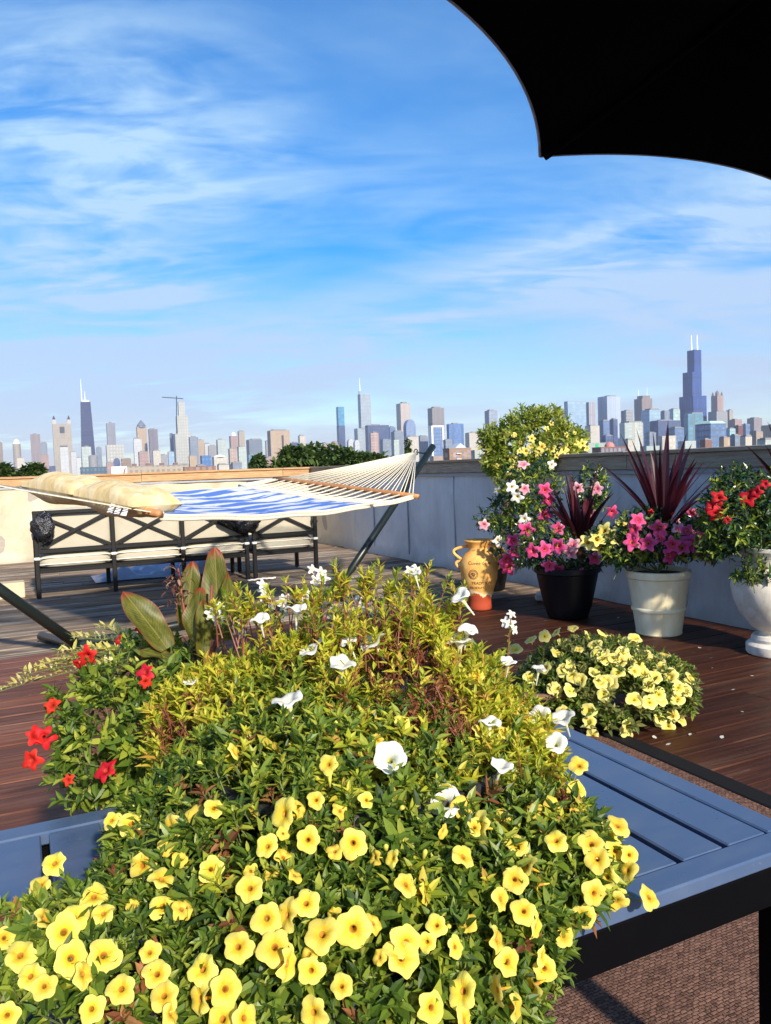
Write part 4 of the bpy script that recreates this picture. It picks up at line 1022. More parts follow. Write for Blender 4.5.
# ------------------------------------------------------------------ plants
UP = Vector((0, 0, 1))
G_dark = leafmat('dark_green_leaves', [(0, (.030, .060, .009)), (.4, (.075, .140, .018)), (.75, (.15, .225, .028)), (1, (.30, .34, .05))])
G_mid = leafmat('mid_green_leaves', [(0, (.08, .14, .016)), (.5, (.20, .28, .03)), (1, (.38, .41, .05))])
G_yel = leafmat('yellow_green_leaves', [(0, (.22, .28, .02)), (.35, (.42, .46, .035)), (.7, (.56, .54, .055)), (.92, (.58, .46, .06)), (1, (.50, .26, .05))], .5, .4)
G_rust = leafmat('rusty_dry_leaves', [(0, (.10, .035, .015)), (.5, (.21, .075, .025)), (1, (.33, .16, .06))], .7, .25)
G_gloss = leafmat('glossy_dark_leaves', [(0, (.010, .032, .010)), (.5, (.020, .058, .015)), (1, (.05, .10, .022))], .28, .2, .5)
G_var = leafmat('variegated_gold_leaves', [(0, (.42, .40, .09)), (.5, (.60, .54, .15)), (1, (.70, .66, .32))], .5, .35)
G_wine = leafmat('wine_red_blades', [(0, (.020, .005, .008)), (.5, (.055, .009, .016)), (1, (.10, .016, .024))], .35, .2, .5)
stemm = plain('green_stem', (.10, .13, .04), .6, scale=60); redstem = plain('red_brown_stem', (.19, .055, .03), .6, scale=60)
soil = plain('potting_soil', (.035, .024, .017), .95, scale=60, bstr=.6)

def petalmat(name, inner, outer, transl=.35, veins=.45):
    t = NT(name); sp = t.n('ShaderNodeSeparateXYZ'); t.l(t.tc.outputs['UV'], sp.inputs[0])
    oi = t.n('ShaderNodeObjectInfo').outputs['Random']
    n = t.noise(t.map((1, 26, 1), 'UV'), 1.0, 3)
    f = t.math('ADD', sp.outputs[0], t.math('MULTIPLY', t.math('SUBTRACT', n, .5), veins))
    c = t.ramp(f, [(.15, inner), (.8, outer)])
    hs = t.n('ShaderNodeHueSaturation'); t.l(c, hs.inputs['Color']); t.l(t.math('ADD', t.math('MULTIPLY', oi, .22), .86), hs.inputs['Value'])
    t.l(t.math('ADD', t.math('MULTIPLY', oi, .012), .494), hs.inputs['Hue'])
    return t.bsdf(hs.outputs[0], .55, .25, transl=transl, bump=n, bstr=.4, bdist=.003)
P_yel = petalmat('yellow_petals', (.84, .58, .04), (.90, .79, .17)); T_yel = plain('amber_throat', (.50, .22, .02), .7, scale=200, transl=.2)
P_pale = petalmat('pale_yellow_petals', (.86, .70, .10), (.89, .82, .30)); T_pale = plain('gold_throat', (.62, .42, .03), .7, scale=200)
P_white = petalmat('white_petals', (.84, .84, .74), (.88, .88, .86)); T_white = plain('greenish_throat', (.62, .62, .30), .7, scale=200)
P_pink = petalmat('hot_pink_petals', (.70, .04, .16), (.80, .12, .33)); T_pink = plain('deep_pink_throat', (.55, .12, .06), .7, scale=200)
P_rose = petalmat('soft_pink_petals', (.80, .22, .36), (.88, .55, .62)); T_rose = plain('rose_throat', (.75, .20, .18), .7, scale=200)
P_red = petalmat('red_petals', (.52, .010, .012), (.72, .020, .022)); T_red = plain('dark_red_throat', (.35, .02, .01), .7, scale=200)
P_org = petalmat('orange_yellow_petals', (.80, .30, .02), (.86, .55, .04)); 
def flower_mesh(name, R_, mats, lobes=5, notch=.10, cup=.12, tube=1.0, ruffle=.06, seed=0, point=False, twist=0.0):
    rnd = random.Random(seed); ph = rnd.uniform(0, 6.28); seg = lobes * 6
    prof = [(.05, -.95 * tube), (.09, -.55 * tube), (.12, -.26), (.20, -.10), (.46, .0), (.76, .04), (1.0, .02 - cup * .3)]
    vs = []; uvs = []; fs = []; ms = []
    tl = rnd.uniform(-.06, .06); am = [1 + rnd.uniform(-.10, .08) for _ in range(lobes)]
    for i, (r, z) in enumerate(prof):
        for k in range(seg):
            a = 2 * math.pi * k / seg; la = (k % 6) / 6.0; lob = abs(math.cos(math.pi * (la)))   # 1 at seams
            s_ = max(0, (r - .25) / .75)
            if point: w = 1 - .42 * s_ * (lob ** 2) 
            else: w = 1 - notch * 2.0 * s_ ** 2 * lob ** 3
            w *= 1 + (am[k // 6] - 1) * s_
            aa = a + twist * s_ * .5
            zz = z + s_ * (ruffle * math.sin(2 * a + ph) + ruffle * .7 * math.sin(lobes * a + ph * 2) - cup * .5 * s_ * (1 - lob))
            vs.append((R_ * r * w * math.cos(aa), R_ * r * w * math.sin(aa), R_ * zz)); uvs.append((s_, k / seg))
    for i in range(len(prof) - 1):
        for k in range(seg):
            k2 = (k + 1) % seg
            fs.append((i * seg + k, i * seg + k2, (i + 1) * seg + k2, (i + 1) * seg + k)); ms.append(1 if 1 <= i <= 2 else (2 if i < 1 else 0))
    me = bpy.data.meshes.new(name); me.from_pydata(vs, [], fs)
    for x in mats: me.materials.append(x)
    me.polygons.foreach_set('material_index', ms); me.polygons.foreach_set('use_smooth', [True] * len(fs))
    ul = me.uv_layers.new(name='UVMap')
    for lp in me.loops: pass
    co = []
    for p in me.polygons:
        for li in p.loop_indices:
            co.append((li, uvs[me.loops[li].vertex_index]))
    for li, q in co: ul.data[li].uv = q
    me.update(); return me
def trumpet(name, R_, L, mats, seed):
    rnd = random.Random(seed); ph = rnd.uniform(0, 6.28); seg = 30; vs = []; fs = []; ms = []; uvs = []
    prof = [(.06, -1.0), (.085, -.75), (.12, -.5), (.19, -.28), (.34, -.12), (.58, -.035), (.82, .0), (1.0, -.012)]
    for i, (r, z) in enumerate(prof):
        s_ = max(0, (r - .3) / .7)
        for k in range(seg):
            a = 2 * math.pi * k / seg; lob = .5 + .5 * math.cos(5 * a)
            w = 1 - .13 * s_ ** 2 * lob ** 2
            vs.append((R_ * r * w * math.cos(a), R_ * r * w * math.sin(a), L * z + R_ * s_ * (.16 * math.sin(2 * a + ph) + .10 * math.sin(5 * a + ph) - .10 * s_))); uvs.append((s_, k / seg))
    for i in range(len(prof) - 1):
        for k in range(seg):
            k2 = (k + 1) % seg; fs.append((i * seg + k, i * seg + k2, (i + 1) * seg + k2, (i + 1) * seg + k)); ms.append(1 if i in (2,) else 0)
    me = bpy.data.meshes.new(name); me.from_pydata(vs, [], fs)
    for x in mats: me.materials.append(x)
    me.polygons.foreach_set('material_index', ms); me.polygons.foreach_set('use_smooth', [True] * len(fs))
    ul = me.uv_layers.new(name='UVMap')
    for li, lp in enumerate(me.loops): ul.data[li].uv = uvs[lp.vertex_index]
    me.update(); return me
def fm(name, R_, P, T, n, **k): return [flower_mesh(name, R_ * random.uniform(.88, 1.1), [P, T, stemm if False else P], seed=7 * i + 1, **k) for i in range(n)]
F_yel = fm('yellow_flower', .0186, P_yel, T_yel, 12, notch=.08, tube=1.1, ruffle=.13, cup=.30)
F_pale = fm('pale_flower', .033, P_pale, T_pale, 5, notch=.07, tube=.9)
F_white = [trumpet('white_flower', .0215 * q, .052, [P_white, T_white], 5 + i) for i, q in enumerate((.9, 1, 1.05, 1.12, .95))]
F_wsmall = fm('small_white_flower', .015, P_white, T_white, 3, notch=.3, tube=.8)
F_pink = fm('pink_flower', .068, P_pink, T_pink, 4, point=True, twist=.5, tube=1.2)
F_rose = fm('rose_flower', .068, P_rose, T_rose, 3, point=True, twist=.5, tube=1.2)
F_wm = fm('white_star_flower', .064, P_white, T_pale, 3, point=True, twist=.4, tube=1.2)
F_red = fm('red_flower', .030, P_red, T_red, 4, point=True, twist=.5, tube=1.4, cup=.3)
F_redbig = fm('red_star_flower', .058, P_red, T_red, 3, point=True, twist=.5, tube=1.3, cup=.3)
F_gold = fm('gold_flower', .065, P_pale, T_yel, 3, point=True, twist=.4, tube=1.2)

def frame_to(p, d, roll=None):
    d = d.normalized(); q = d.to_track_quat('Z', 'Y')
    return Matrix.Translation(p) @ q.to_matrix().to_4x4() @ Matrix.Rotation(random.uniform(0, 6.28) if roll is None else roll, 4, 'Z')
def flower(parent, meshes, p, d, sc=1.0, name='flower', label=None):
    me = random.choice(meshes); o = bpy.data.objects.new(name, me); COL.objects.link(o)
    sc *= random.uniform(.88, 1.1)
    place(o, parent, frame_to(p, d) @ Matrix.Scale(sc, 4)); 
    if label: o['label'] = label
    return o
class Bush:
    def __init__(s, blobs): s.b = [(Vector(c), Vector(r)) for c, r in blobs]
    def inside(s, p, k=.93, skip=None):
        for i, (c, r) in enumerate(s.b):
            if i == skip: continue
            q = p - c
            if (q.x / r.x) ** 2 + (q.y / r.y) ** 2 + (q.z / r.z) ** 2 < k * k: return True
        return False
    def sample(s, rnd, lo=.7, hi=1.04):
        ws = [r.x * r.y + r.x * r.z + r.y * r.z for c, r in s.b]
        while True:
            i = rnd.choices(range(len(s.b)), ws)[0]; c, r = s.b[i]
            d = Vector((rnd.gauss(0, 1), rnd.gauss(0, 1), rnd.gauss(0, 1))).normalized()
            k = rnd.uniform(lo, hi) if rnd.random() < .45 else rnd.uniform(.93, hi)
            p = c + Vector((d.x * r.x, d.y * r.y, d.z * r.z)) * k
            if s.inside(p, .8, i): continue
            n = Vector((d.x / r.x, d.y / r.y, d.z / r.z)).normalized(); return p, n
    def hit(s, px, py, off=0.0):
        d = ray(px, py); best = None; near = None
        for c, r in s.b:
            o = CAMP - c; O = Vector((o.x / r.x, o.y / r.y, o.z / r.z)); Dd = Vector((d.x / r.x, d.y / r.y, d.z / r.z))
            A = Dd.dot(Dd); B_ = O.dot(Dd); C_ = O.dot(O) - 1; disc = B_ * B_ - A * C_
            tc_ = -B_ / A; miss = C_ + 1 - B_ * B_ / A
            if disc > 0:
                t_ = (-B_ - disc ** .5) / A
                if best is None or t_ < best[0]:
                    p = CAMP + d * t_; q = p - c; best = (t_, Vector((q.x / r.x ** 2, q.y / r.y ** 2, q.z / r.z ** 2)).normalized())
            elif near is None or miss < near[2]:
                p = CAMP + d * tc_; q = p - c; near = (tc_, Vector((q.x / r.x ** 2, q.y / r.y ** 2, q.z / r.z ** 2)).normalized(), miss)
        b = best or near
        return CAMP + d * (b[0] - off), b[1]
def shoot(m, rnd, p, d, L, n, ll, lw, mi, curl=.2, stem=None, sr=.0011, spread=.75):
    d = d.normalized(); a = d.orthogonal().normalized(); b = d.cross(a); ph = rnd.uniform(0, 6.28)
    for k in range(n):
        t = k / max(1, n - 1); an = ph + k * 2.4
        o = a * math.cos(an) + b * math.sin(an)
        ld = (o * (1 - .45 * t) * spread + d * (.35 + .6 * t) + Vector((rnd.gauss(0, .12), rnd.gauss(0, .12), rnd.gauss(0, .12)))).normalized()
        s_ = (.75 + .5 * math.sin(math.pi * min(1, t * .9 + .1))) * rnd.uniform(.75, 1.2) * (1 - .35 * t)
        m.leaf(p + d * (L * (t - .5)), ld, d + UP * .2, ll * s_, lw * s_, mi, curl * rnd.uniform(.3, 1.6), .16)
    if stem is not None: stem.tube([p - d * L * 1.1, p, p + d * L * .45], [sr, sr, sr * .5], 4)
def tocam(p): return (CAMP - p).normalized()

# ---- the planter on the table
ZTOP = .60
PC = Vector((-.06, 1.27, ZTOP))
t = thing('planter_bowl', 'dark round planter bowl on the blue table, buried in flowers', 'planter', PC); 
m = MB(); m.lathe([(.16, 0), (.17, .01), (.235, .15), (.25, .155), (.25, .18), (.235, .18), (.225, .15)], PC + Vector((0, 0, .002)), 40); m.build('bowl', plain('dark_planter', (.02, .02, .022), .5), t, smooth=True)
m = MB(); m.lathe([(.01, .0), (.222, .001), (.222, .01), (.01, .012)], PC + Vector((0, 0, .145)), 32); m.build('soil', soil, t)

def on_table(p):
    u, v = p.x * CU.x + p.y * CU.y, p.x * CV.x + p.y * CV.y
    return U0 - .02 < u < U1 + .02 and V0 - .02 < v < V1 + .02
LOWB = Bush([((-.10, 1.22, .585), (.35, .32, .285)), ((-.37, .97, .595), (.25, .15, .10)), ((-.10, .98, .56), (.27, .16, .19)), ((.08, 1.05, .60), (.15, .12, .15)), ((.20, 1.12, .66), (.12, .12, .085)), ((-.33, 1.2, .64), (.13, .16, .11))])
t = thing('calibrachoa_plant', 'big mound of yellow trumpet flowers over dark green leaves on the table', 'flowering plant', PC)
m = MB(); st = MB(); rnd = random.Random(21)
cnt = 0
while cnt < 3300:
    p, n = LOWB.sample(rnd, .72, 1.03)
    if p.y > 1.48 or (p.z < ZTOP + .012 and on_table(p)): continue
    cnt += 1
    # growing tips at the left edge and low right reach out
    d = n * .8 + UP * .55 + Vector((rnd.gauss(0, .35), rnd.gauss(0, .35), rnd.gauss(0, .3)))
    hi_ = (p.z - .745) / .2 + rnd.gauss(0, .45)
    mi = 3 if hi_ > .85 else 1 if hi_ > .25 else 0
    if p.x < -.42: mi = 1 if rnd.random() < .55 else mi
    if rnd.random() < .035: mi = 2
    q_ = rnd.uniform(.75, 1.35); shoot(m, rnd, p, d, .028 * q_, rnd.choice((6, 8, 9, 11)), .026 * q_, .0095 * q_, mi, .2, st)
FOL, FST, FT = m, st, t
YEL = [(111,820),(170,827),(214,808),(142,802),(211,869),(250,888),(162,906),(142,866),(103,880),(103,913),(74,917),(45,918),(54,863),(104,955),(84,974),(157,974),(202,969),(226,989),(30,976),(44,986),(121,989),(164,996),(172,1013),(91,1009),(199,999),(150,952),(238,947),(222,1019),(7,1016),(4,938),(64,932),(71,958),(20,955),(40,885),(94,896),(162,878),(131,823),
(283,814),(308,840),(353,843),(267,918),(286,915),(306,903),(275,947),(322,934),(353,929),(407,884),(402,957),(407,943),(456,947),(289,964),(311,971),(342,986),(313,1013),(432,1008),(462,991),(466,1021),(367,800),(316,800),(267,846),(437,925),(427,942),(464,856),(475,827),(392,858),(245,1018),
(479,827),(517,844),(556,840),(515,879),(526,866),(502,899),(607,877),(618,825),(592,844),(607,834),(616,851),(630,855),(627,870),(597,859),(595,894),(616,902),(650,897),(584,917),(564,935),(537,926),(524,911),(498,939),(509,962),(543,956),(545,969),(496,990),(532,986),(517,1008),(577,789),(235,752),(328,764),(402,722),(588,814),(579,765)]
tubem = plain('yellow_green_flower_tube', (.55, .52, .08), .6, scale=100)
for i, (px, py) in enumerate(YEL):
    p, n = LOWB.hit(px, py, .034)
    side = random.random() < .30
    v = tocam(p)
    d = n * .45 + v * (.25 if side else .75) + Vector((random.gauss(0, .22), random.gauss(0, .15), random.gauss(.05, .2)))
    if side: d += v.cross(UP).normalized() * random.choice((-1, 1)) * .9
    c0 = min(LOWB.b, key=lambda q: (q[0] - p).length)[0]
    for e in (.16, .30): shoot(FOL, rnd, (p - d.normalized() * .02).lerp(c0, e), d + UP * .6 + Vector((rnd.gauss(0, .4), rnd.gauss(0, .4), 0)), .03, 8, .026, .0095, 0 if rnd.random() < .6 else 1, .2, None)
    FST.tube([p - d.normalized() * .02, (p - d.normalized() * .03).lerp(c0, .12), p.lerp(c0, .45)], [.0012, .0014, .0016], 4)
    small = i in (49, 57, 58, 60, 61, 64)
    flower(t, F_yel, p, d, .62 if small else random.uniform(.82, 1.12))
EXTRA = MB(); re_ = random.Random(90); xs = []
while len(xs) < 30:
    px, py = re_.uniform(90, 600), re_.uniform(800, 960)
    if px > 380 and re_.random() < .35: continue
    if (py > 940 and px > 555) or (px < 90 and py < 880): continue
    if any(abs(px - a) < 16 and abs(py - b_) < 16 for a, b_ in YEL) or any(abs(px - a) < 14 and abs(py - b_) < 14 for a, b_ in xs): continue
    xs.append((px, py))
for px, py in xs:
    p, n = LOWB.hit(px, py, re_.uniform(.005, .03)); v = tocam(p)
    d = n * .5 + v * re_.uniform(.0, .6) + v.cross(UP).normalized() * re_.gauss(0, .7) + UP * re_.gauss(.1, .4)
    me = re_.choice(F_yel); Mx = frame_to(p, d, re_.uniform(0, 6)) @ Matrix.Scale(re_.uniform(.5, .95), 4)
    EXTRA.add([Mx @ v_.co for v_ in me.vertices], [tuple(q.vertices) for q in me.polygons])
    k0 = len(EXTRA.f) - len(me.polygons)
    for k_, q in enumerate(me.polygons): EXTRA.m[k0 + k_] = 1 if q.material_index == 1 else 0
P_yel2 = petalmat('yellow_petals_small', (.86, .66, .09), (.86, .66, .09), veins=0.0)
tag(EXTRA.build('small_flowers', [P_yel2, T_yel], FT, smooth=True), kind='stuff')
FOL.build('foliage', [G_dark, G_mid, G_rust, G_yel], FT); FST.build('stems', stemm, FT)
m = MB(); rb = random.Random(4)
for k in range(60):                # closed buds and spent flowers among the leaves
    p, n = LOWB.sample(rb, .98, 1.03)
    if p.y > 1.25 or (p.z < ZTOP + .02 and on_table(p)): continue
    d = (n + Vector((rb.gauss(0, .4), rb.gauss(0, .4), rb.gauss(.2, .4)))).normalized(); L = rb.uniform(.014, .024)
    m.tube([p, p + d * L * .5, p + d * L * .85, p + d * L], [.0015, .003, .0036, .0010], 6)
tag(m.build('buds', tubem, t, smooth=True), kind='stuff')

# ---- upper yellow-green petunia with white trumpets
UPB = Bush([((-.05, 1.42, .730), (.32, .26, .205)), ((-.30, 1.48, .74), (.17, .18, .135)), ((.16, 1.36, .70), (.13, .16, .13)), ((-.02, 1.22, .76), (.22, .13, .09)), ((.05, 1.48, .87), (.085, .09, .10)), ((.068, 1.42, .91), (.035, .035, .06))])
t = thing('petunia_plant', 'yellow green upright foliage with white trumpet flowers at the top of the mound', 'flowering plant', PC + Vector((0, .1, .1)))
m = MB(); st = MB(); rnd = random.Random(77)
for k in range(2500):
    while True:
        p, n = UPB.sample(rnd, .66, 1.05)
        if p.z > .64: break
    d = n * .45 + UP * .95 + Vector((rnd.gauss(0, .3), rnd.gauss(0, .3), 0))
    q = rnd.random(); patch = math.sin(p.x * 17 + 1) + math.sin(p.z * 23 + p.x * 9) + rnd.gauss(0, .6)
    if patch > 1.15: mi = 2
    elif patch < -.9: mi = 1
    else: mi = 0
    if mi == 2:                    # dry, twiggy patches
        for j in range(3):
            e = d + Vector((rnd.gauss(0, .6), rnd.gauss(0, .6), rnd.gauss(0, .3))); e.normalize(); st.tube([p - e * .03, p + e * .02], [.0012, .0006], 4)
        shoot(m, rnd, p, d, .03, 6, .016, .006, 2, .3, None, spread=.8)
    else: q_ = rnd.uniform(.55, 1.25); shoot(m, rnd, p, d, .04 * q_, 10, .029 * q_, .0095 * q_, mi, .15, st if rnd.random() < .4 else None, .0013, .7)
# upright tips breaking the outline
for k in range(110):
    px = rnd.uniform(215, 465); p, n = UPB.hit(px, rnd.uniform(596, 650) + abs(px - 400) * .12)
    d = UP + Vector((rnd.gauss(0, .2), rnd.gauss(0, .2), 0)); L = rnd.uniform(.03, .08)
    st.tube([p - d * .03, p + d * L], [.0016, .0009], 4)
    shoot(m, rnd, p + d * L * .75, d, L * .7, 11, .026, .009, 0 if rnd.random() < .8 else 1, .12)
m.build('foliage', [G_yel, G_mid, G_rust], t); st.build('stems', redstem, t)
WH = [(343,661,1.15),(287,697,1.1),(390,756,1.15),(311,646,1),(372,639,1),(296,606,.9),(259,617,.9),(458,595,1),(468,628,.9),(460,638,1.2),(540,715,.9),(563,715,.9),(489,720,1),(556,742,1),(502,763,.9),(446,800,1),(509,660,.8),(348,640,.75),(414,572,.8),(539,667,.7),(191,680,.8)]
for px, py, sc in WH:
    p, n = UPB.hit(px, py, .06); v = tocam(p)
    d = UP * .95 + n * .1 + v * .22 + Vector((random.gauss(0, .3), random.gauss(0, .15), 0))
    if (px, py) in ((390, 756), (446, 800), (540, 715), (556, 742)): d = UP * .5 + v
    flower(t, F_white, p, d, sc)
YU = [(476,677),(504,733),(481,731),(541,733),(575,789),(291,747),(378,739),(440,650),(560,862)]
for px, py in YU:
    p, n = UPB.hit(px, py, .02); flower(t, F_yel, p, tocam(p) * .5 + UP * .4 + n * .3 + Vector((random.gauss(0, .3), 0, 0)), .8, label='small yellow flower among the white ones')
# ---- small white spires behind (snapdragon like)
t = thing('white_spire_plant', 'thin spires of tiny white flowers rising behind the mound', 'flowering plant', PC + Vector((-.1, .25, .1)))
m = MB(); st = MB(); rnd = random.Random(9)
SP = [(316,568,650),(358,600,660),(331,605,660),(319,600,655),(303,592,650),(264,588,650),(345,598,660),(284,600,650),(272,596,650),(511,617,680),(414,570,620),(368,604,660),(238,625,665),(218,610,670)]
for px, py, yb in SP:
    Y = 1.62 + rnd.uniform(-.05, .03); a = at(px, py, Y); b = at(px + rnd.uniform(-12, 12), yb, Y - .03)
    st = MB(); st.tube([b, (a + b) / 2 + Vector((rnd.uniform(-.008, .008), 0, 0)), a], [.0022, .0018, .001], 5); st.build('stem', redstem, t)
    for k in range(6):
        q = b.lerp(a, .35 + .1 * k); shoot(m, rnd, q, UP + Vector((rnd.gauss(0, .5), rnd.gauss(0, .5), 0)), .012, 3, .016, .006, 0, .2)
    for k in range(4):
        q = b.lerp(a, 1 - .06 * k) + Vector((rnd.gauss(0, .006), rnd.gauss(0, .006), rnd.gauss(0, .004)))
        flower(t, F_wsmall, q, tocam(q) + Vector((rnd.gauss(0, .6), 0, rnd.gauss(.3, .4))), 1.0)
m.build('foliage', [G_mid], t)

# ---- canna at the left back
t = thing('canna_plant', 'canna with broad olive leaves and a dried flower head at the back of the planter', 'plant', at(212, 665, 1.62))
def canmat(name):
    tt = NT(name); sp = tt.n('ShaderNodeSeparateXYZ'); tt.l(tt.tc.outputs['UV'], sp.inputs[0])
    x = tt.math('ABSOLUTE', tt.math('SUBTRACT', sp.outputs[0], .5))
    v_ = tt.math('SINE', tt.math('MULTIPLY', tt.math('SUBTRACT', sp.outputs[1], tt.math('MULTIPLY', x, .5)), 120.0))
    n = tt.noise(tt.map((4, 3, 1), 'UV'), 2, 5)
    c = tt.ramp(tt.math('ADD', n, tt.math('MULTIPLY', v_, .05)), [(.3, (.050, .065, .012)), (.5, (.105, .115, .018)), (.72, (.19, .16, .028))])
    c = tt.mix(tt.ramp(x, [(.43, 0.0), (.49, .8)]), c, (.22, .05, .02))
    c = tt.mix(tt.ramp(sp.outputs[1], [(.86, 0.0), (.97, .9)]), c, (.26, .035, .02))
    c = tt.mix(tt.ramp(x, [(.01, .7), (.03, 0.0)]), c, (.26, .24, .06))
    return tt.bsdf(c, .45, .35, bump=v_, bstr=.05, bdist=.002, transl=.3)
canm = canmat('olive_canna_leaf')
def canna(px0, py0, px1, py1, Y, W, face, bend=.03, roll=0.0):
    a, b = at(px0, py0, Y), at(px1, py1, Y + bend * .5); d = b - a; L = d.length; d.normalize()
    n = (tocam(a) * face[0] + Vector((face[1], 0, face[2]))); n = (n - d * n.dot(d)).normalized(); sd = d.cross(n)
    vs = []; uvs = []; NX, NY = 8, 18
    for j in range(NY + 1):
        tt_ = j / NY; w = W / 2 * (math.sin(math.pi * min(1, tt_ * .86 + .07) ** .85) ** .75 if tt_ < .995 else .02)
        w = max(w, .003)
        for i in range(NX + 1):
            x = i / NX * 2 - 1
            vs.append(a + d * (L * tt_) + sd * (w * x) + n * (-.22 * w * (1 - x * x) - bend * tt_ ** 2 + .006 * math.sin(9 * tt_ + 2 * x) * abs(x))); uvs.append((i / NX, tt_))
    m = MB(); m.add(vs, [(j * (NX + 1) + i, j * (NX + 1) + i + 1, (j + 1) * (NX + 1) + i + 1, (j + 1) * (NX + 1) + i) for j in range(NY) for i in range(NX)])
    o = m.build('leaf', canm, t, smooth=True); ul = o.data.uv_layers.new(name='UVMap')
    for li, lp in enumerate(o.data.loops): ul.data[li].uv = uvs[lp.vertex_index]
canna(168, 648, 129, 586, 1.58, .070, (.75, .5, .3))
canna(219, 640, 213, 548, 1.64, .068, (.9, -.15, .2), .02)
canna(228, 640, 232, 572, 1.60, .042, (.6, .9, 0), .01)
canna(192, 640, 197, 588, 1.57, .055, (.8, -.5, .1), .01)
canna(186, 630, 193, 562, 1.68, .055, (.9, .1, .3), .015)
canna(203, 655, 208, 600, 1.55, .04, (.8, .5, .1), .02)
canna(176, 660, 140, 642, 1.56, .045, (.3, .1, .9), .02)
m = MB()
for px, py in ((196, 600), (212, 560), (229, 590), (190, 610)): m.tube([at(205, 670, 1.6), at((px + 205) / 2, 640, 1.61), at(px, py + 25, 1.61)], [.006, .005, .003], 8)
m.tube([at(196, 660, 1.63), at(184, 610, 1.64), at(178, 568, 1.64)], [.004, .0035, .002], 7); m.build('stalk', redstem, t, smooth=True)
m = MB(); rnd = random.Random(3)
for k in range(70):
    p = at(176 + rnd.gauss(0, 6), 588 + rnd.gauss(0, 13), 1.63 + rnd.gauss(0, .012)); m.leaf(p, Vector((rnd.gauss(0, 1), rnd.gauss(0, 1), rnd.gauss(.3, 1))), UP, rnd.uniform(.012, .024), .007, 0, .4)
m.build('dried_flower_head', leafmat('dried_flower_brown', [(0, (.05, .018, .015)), (.6, (.13, .05, .035)), (1, (.30, .18, .11))], .8, .1), t)

# ---- red mandevilla and golden trailing stems at the left
RB = Bush([(at(125, 730, 1.58), (.115, .13, .13)), (at(95, 765, 1.56), (.07, .10, .07)), (at(150, 680, 1.62), (.12, .12, .08)), (at(92, 700, 1.6), (.07, .08, .06))])
t = thing('red_mandevilla_plant', 'dark leaved plant with drooping red flowers on the left side of the mound', 'flowering plant', at(130, 780, 1.6))
m = MB(); st = MB(); rnd = random.Random(31)
for k in range(300):
    p, n = RB.sample(rnd, .6, 1.05)
    shoot(m, rnd, p, n * .6 + UP * .4 + Vector((rnd.gauss(0, .4), rnd.gauss(0, .4), rnd.gauss(0, .3))), .04, 7, .034, .014, 0 if rnd.random() < .6 else 1, .25, st)
m.build('foliage', [G_dark, G_mid], t); st.build('stems', stemm, t)
for px, py, sc in ((45,737,1),(31,760,1.1),(36,735,.8),(52,705,.9),(87,656,.9),(105,770,1.15),(145,672,.8),(140,628,.7),(78,665,.7),(118,640,.7),(68,780,.5),(146,682,.7)):
    p, n = RB.hit(px, py, .03); v = tocam(p); d = v * .6 + Vector((random.gauss(-.3, .4), 0, random.gauss(-.1, .4)))
    flower(t, F_red, p, d, sc * .85)
t = thing('golden_trailing_plant', 'pale gold variegated trailing stems reaching out over the red brown deck', 'plant', at(150, 680, 1.7))
m = MB(); st = MB(); rnd = random.Random(37)
for (x0, y0, x1, y1, Y0, Y1) in ((150,660,-8,694,1.75,1.72),(150,655,40,668,1.75,1.72),(145,650,70,640,1.75,1.78),(165,665,110,632,1.72,1.7),(150,662,20,676,1.74,1.7),(150,658,60,662,1.72,1.7),(150,650,95,628,1.74,1.72),(170,668,120,652,1.7,1.66),(140,660,52,655,1.72,1.68),(150,670,75,690,1.7,1.64),(175,660,135,640,1.68,1.66),(155,672,95,668,1.66,1.6),(160,668,85,650,1.7,1.7)):
    a, b = at(x0, y0, Y0), at(x1, y1, Y1); c = (a + b) / 2 + Vector((0, 0, .025))
    pts = [a.lerp(c, q / 4).lerp(c.lerp(b, q / 4), q / 4) for q in range(5)]; st = MB(); st.tube(pts, [.002, .0018, .0016, .0014, .001], 5); st.build('stem', stemm, t)
    N_ = int((a - b).length / .011)
    for k in range(N_):
        q = k / N_; p = a.lerp(c, q).lerp(c.lerp(b, q), q); dd = (b - a).normalized()
        for sg in (-1, 1):
            m.leaf(p, dd * .5 + UP * rnd.uniform(.2, 1.0) + Vector((rnd.gauss(0, .3), sg * .6, 0)), UP, rnd.uniform(.022, .036), .0085, 0, .15)
m.build('foliage', G_var, t)

# ---- small yellow petunia bowl on the deck
PP = uv(2.22, 3.02, 0); 
t = thing('petunia_pot', 'round mound of pale yellow petunias in a low pot on the deck beyond the table', 'potted plant', PP)
m = MB(); m.lathe([(.13, .004), (.19, .16), (.205, .165), (.205, .19), (.185, .19), (.18, .165)], PP, 36); m.build('pot', plain('brown_clay_pot', (.16, .08, .05), .8), t, smooth=True)
cB = at(603, 690, PP.y); SB = Bush([(cB + Vector((0, 0, -.02)), (.34, .30, .23)), (cB + Vector((.20, .0, .0)), (.22, .22, .16)), (cB + Vector((-.18, .02, .02)), (.2, .22, .18)), (cB + Vector((-.02, 0, .12)), (.2, .2, .12))])
m = MB(); st = MB(); rnd = random.Random(51)
for k in range(1500):
    p, n = SB.sample(rnd, .6, 1.10)
    if p.z < .06: continue
    shoot(m, rnd, p, n * .6 + UP * .6 + Vector((rnd.gauss(0, .3), rnd.gauss(0, .3), rnd.gauss(0, .2))), .05, 8, .042, .016, 0 if rnd.random() < .5 else 1, .2, st if rnd.random() < .3 else None, .002)
m.build('foliage', [G_dark, leafmat('grey_green_leaves', [(0, (.08, .11, .035)), (.5, (.16, .19, .05)), (1, (.28, .27, .07))])], t); st.build('stems', stemm, t)
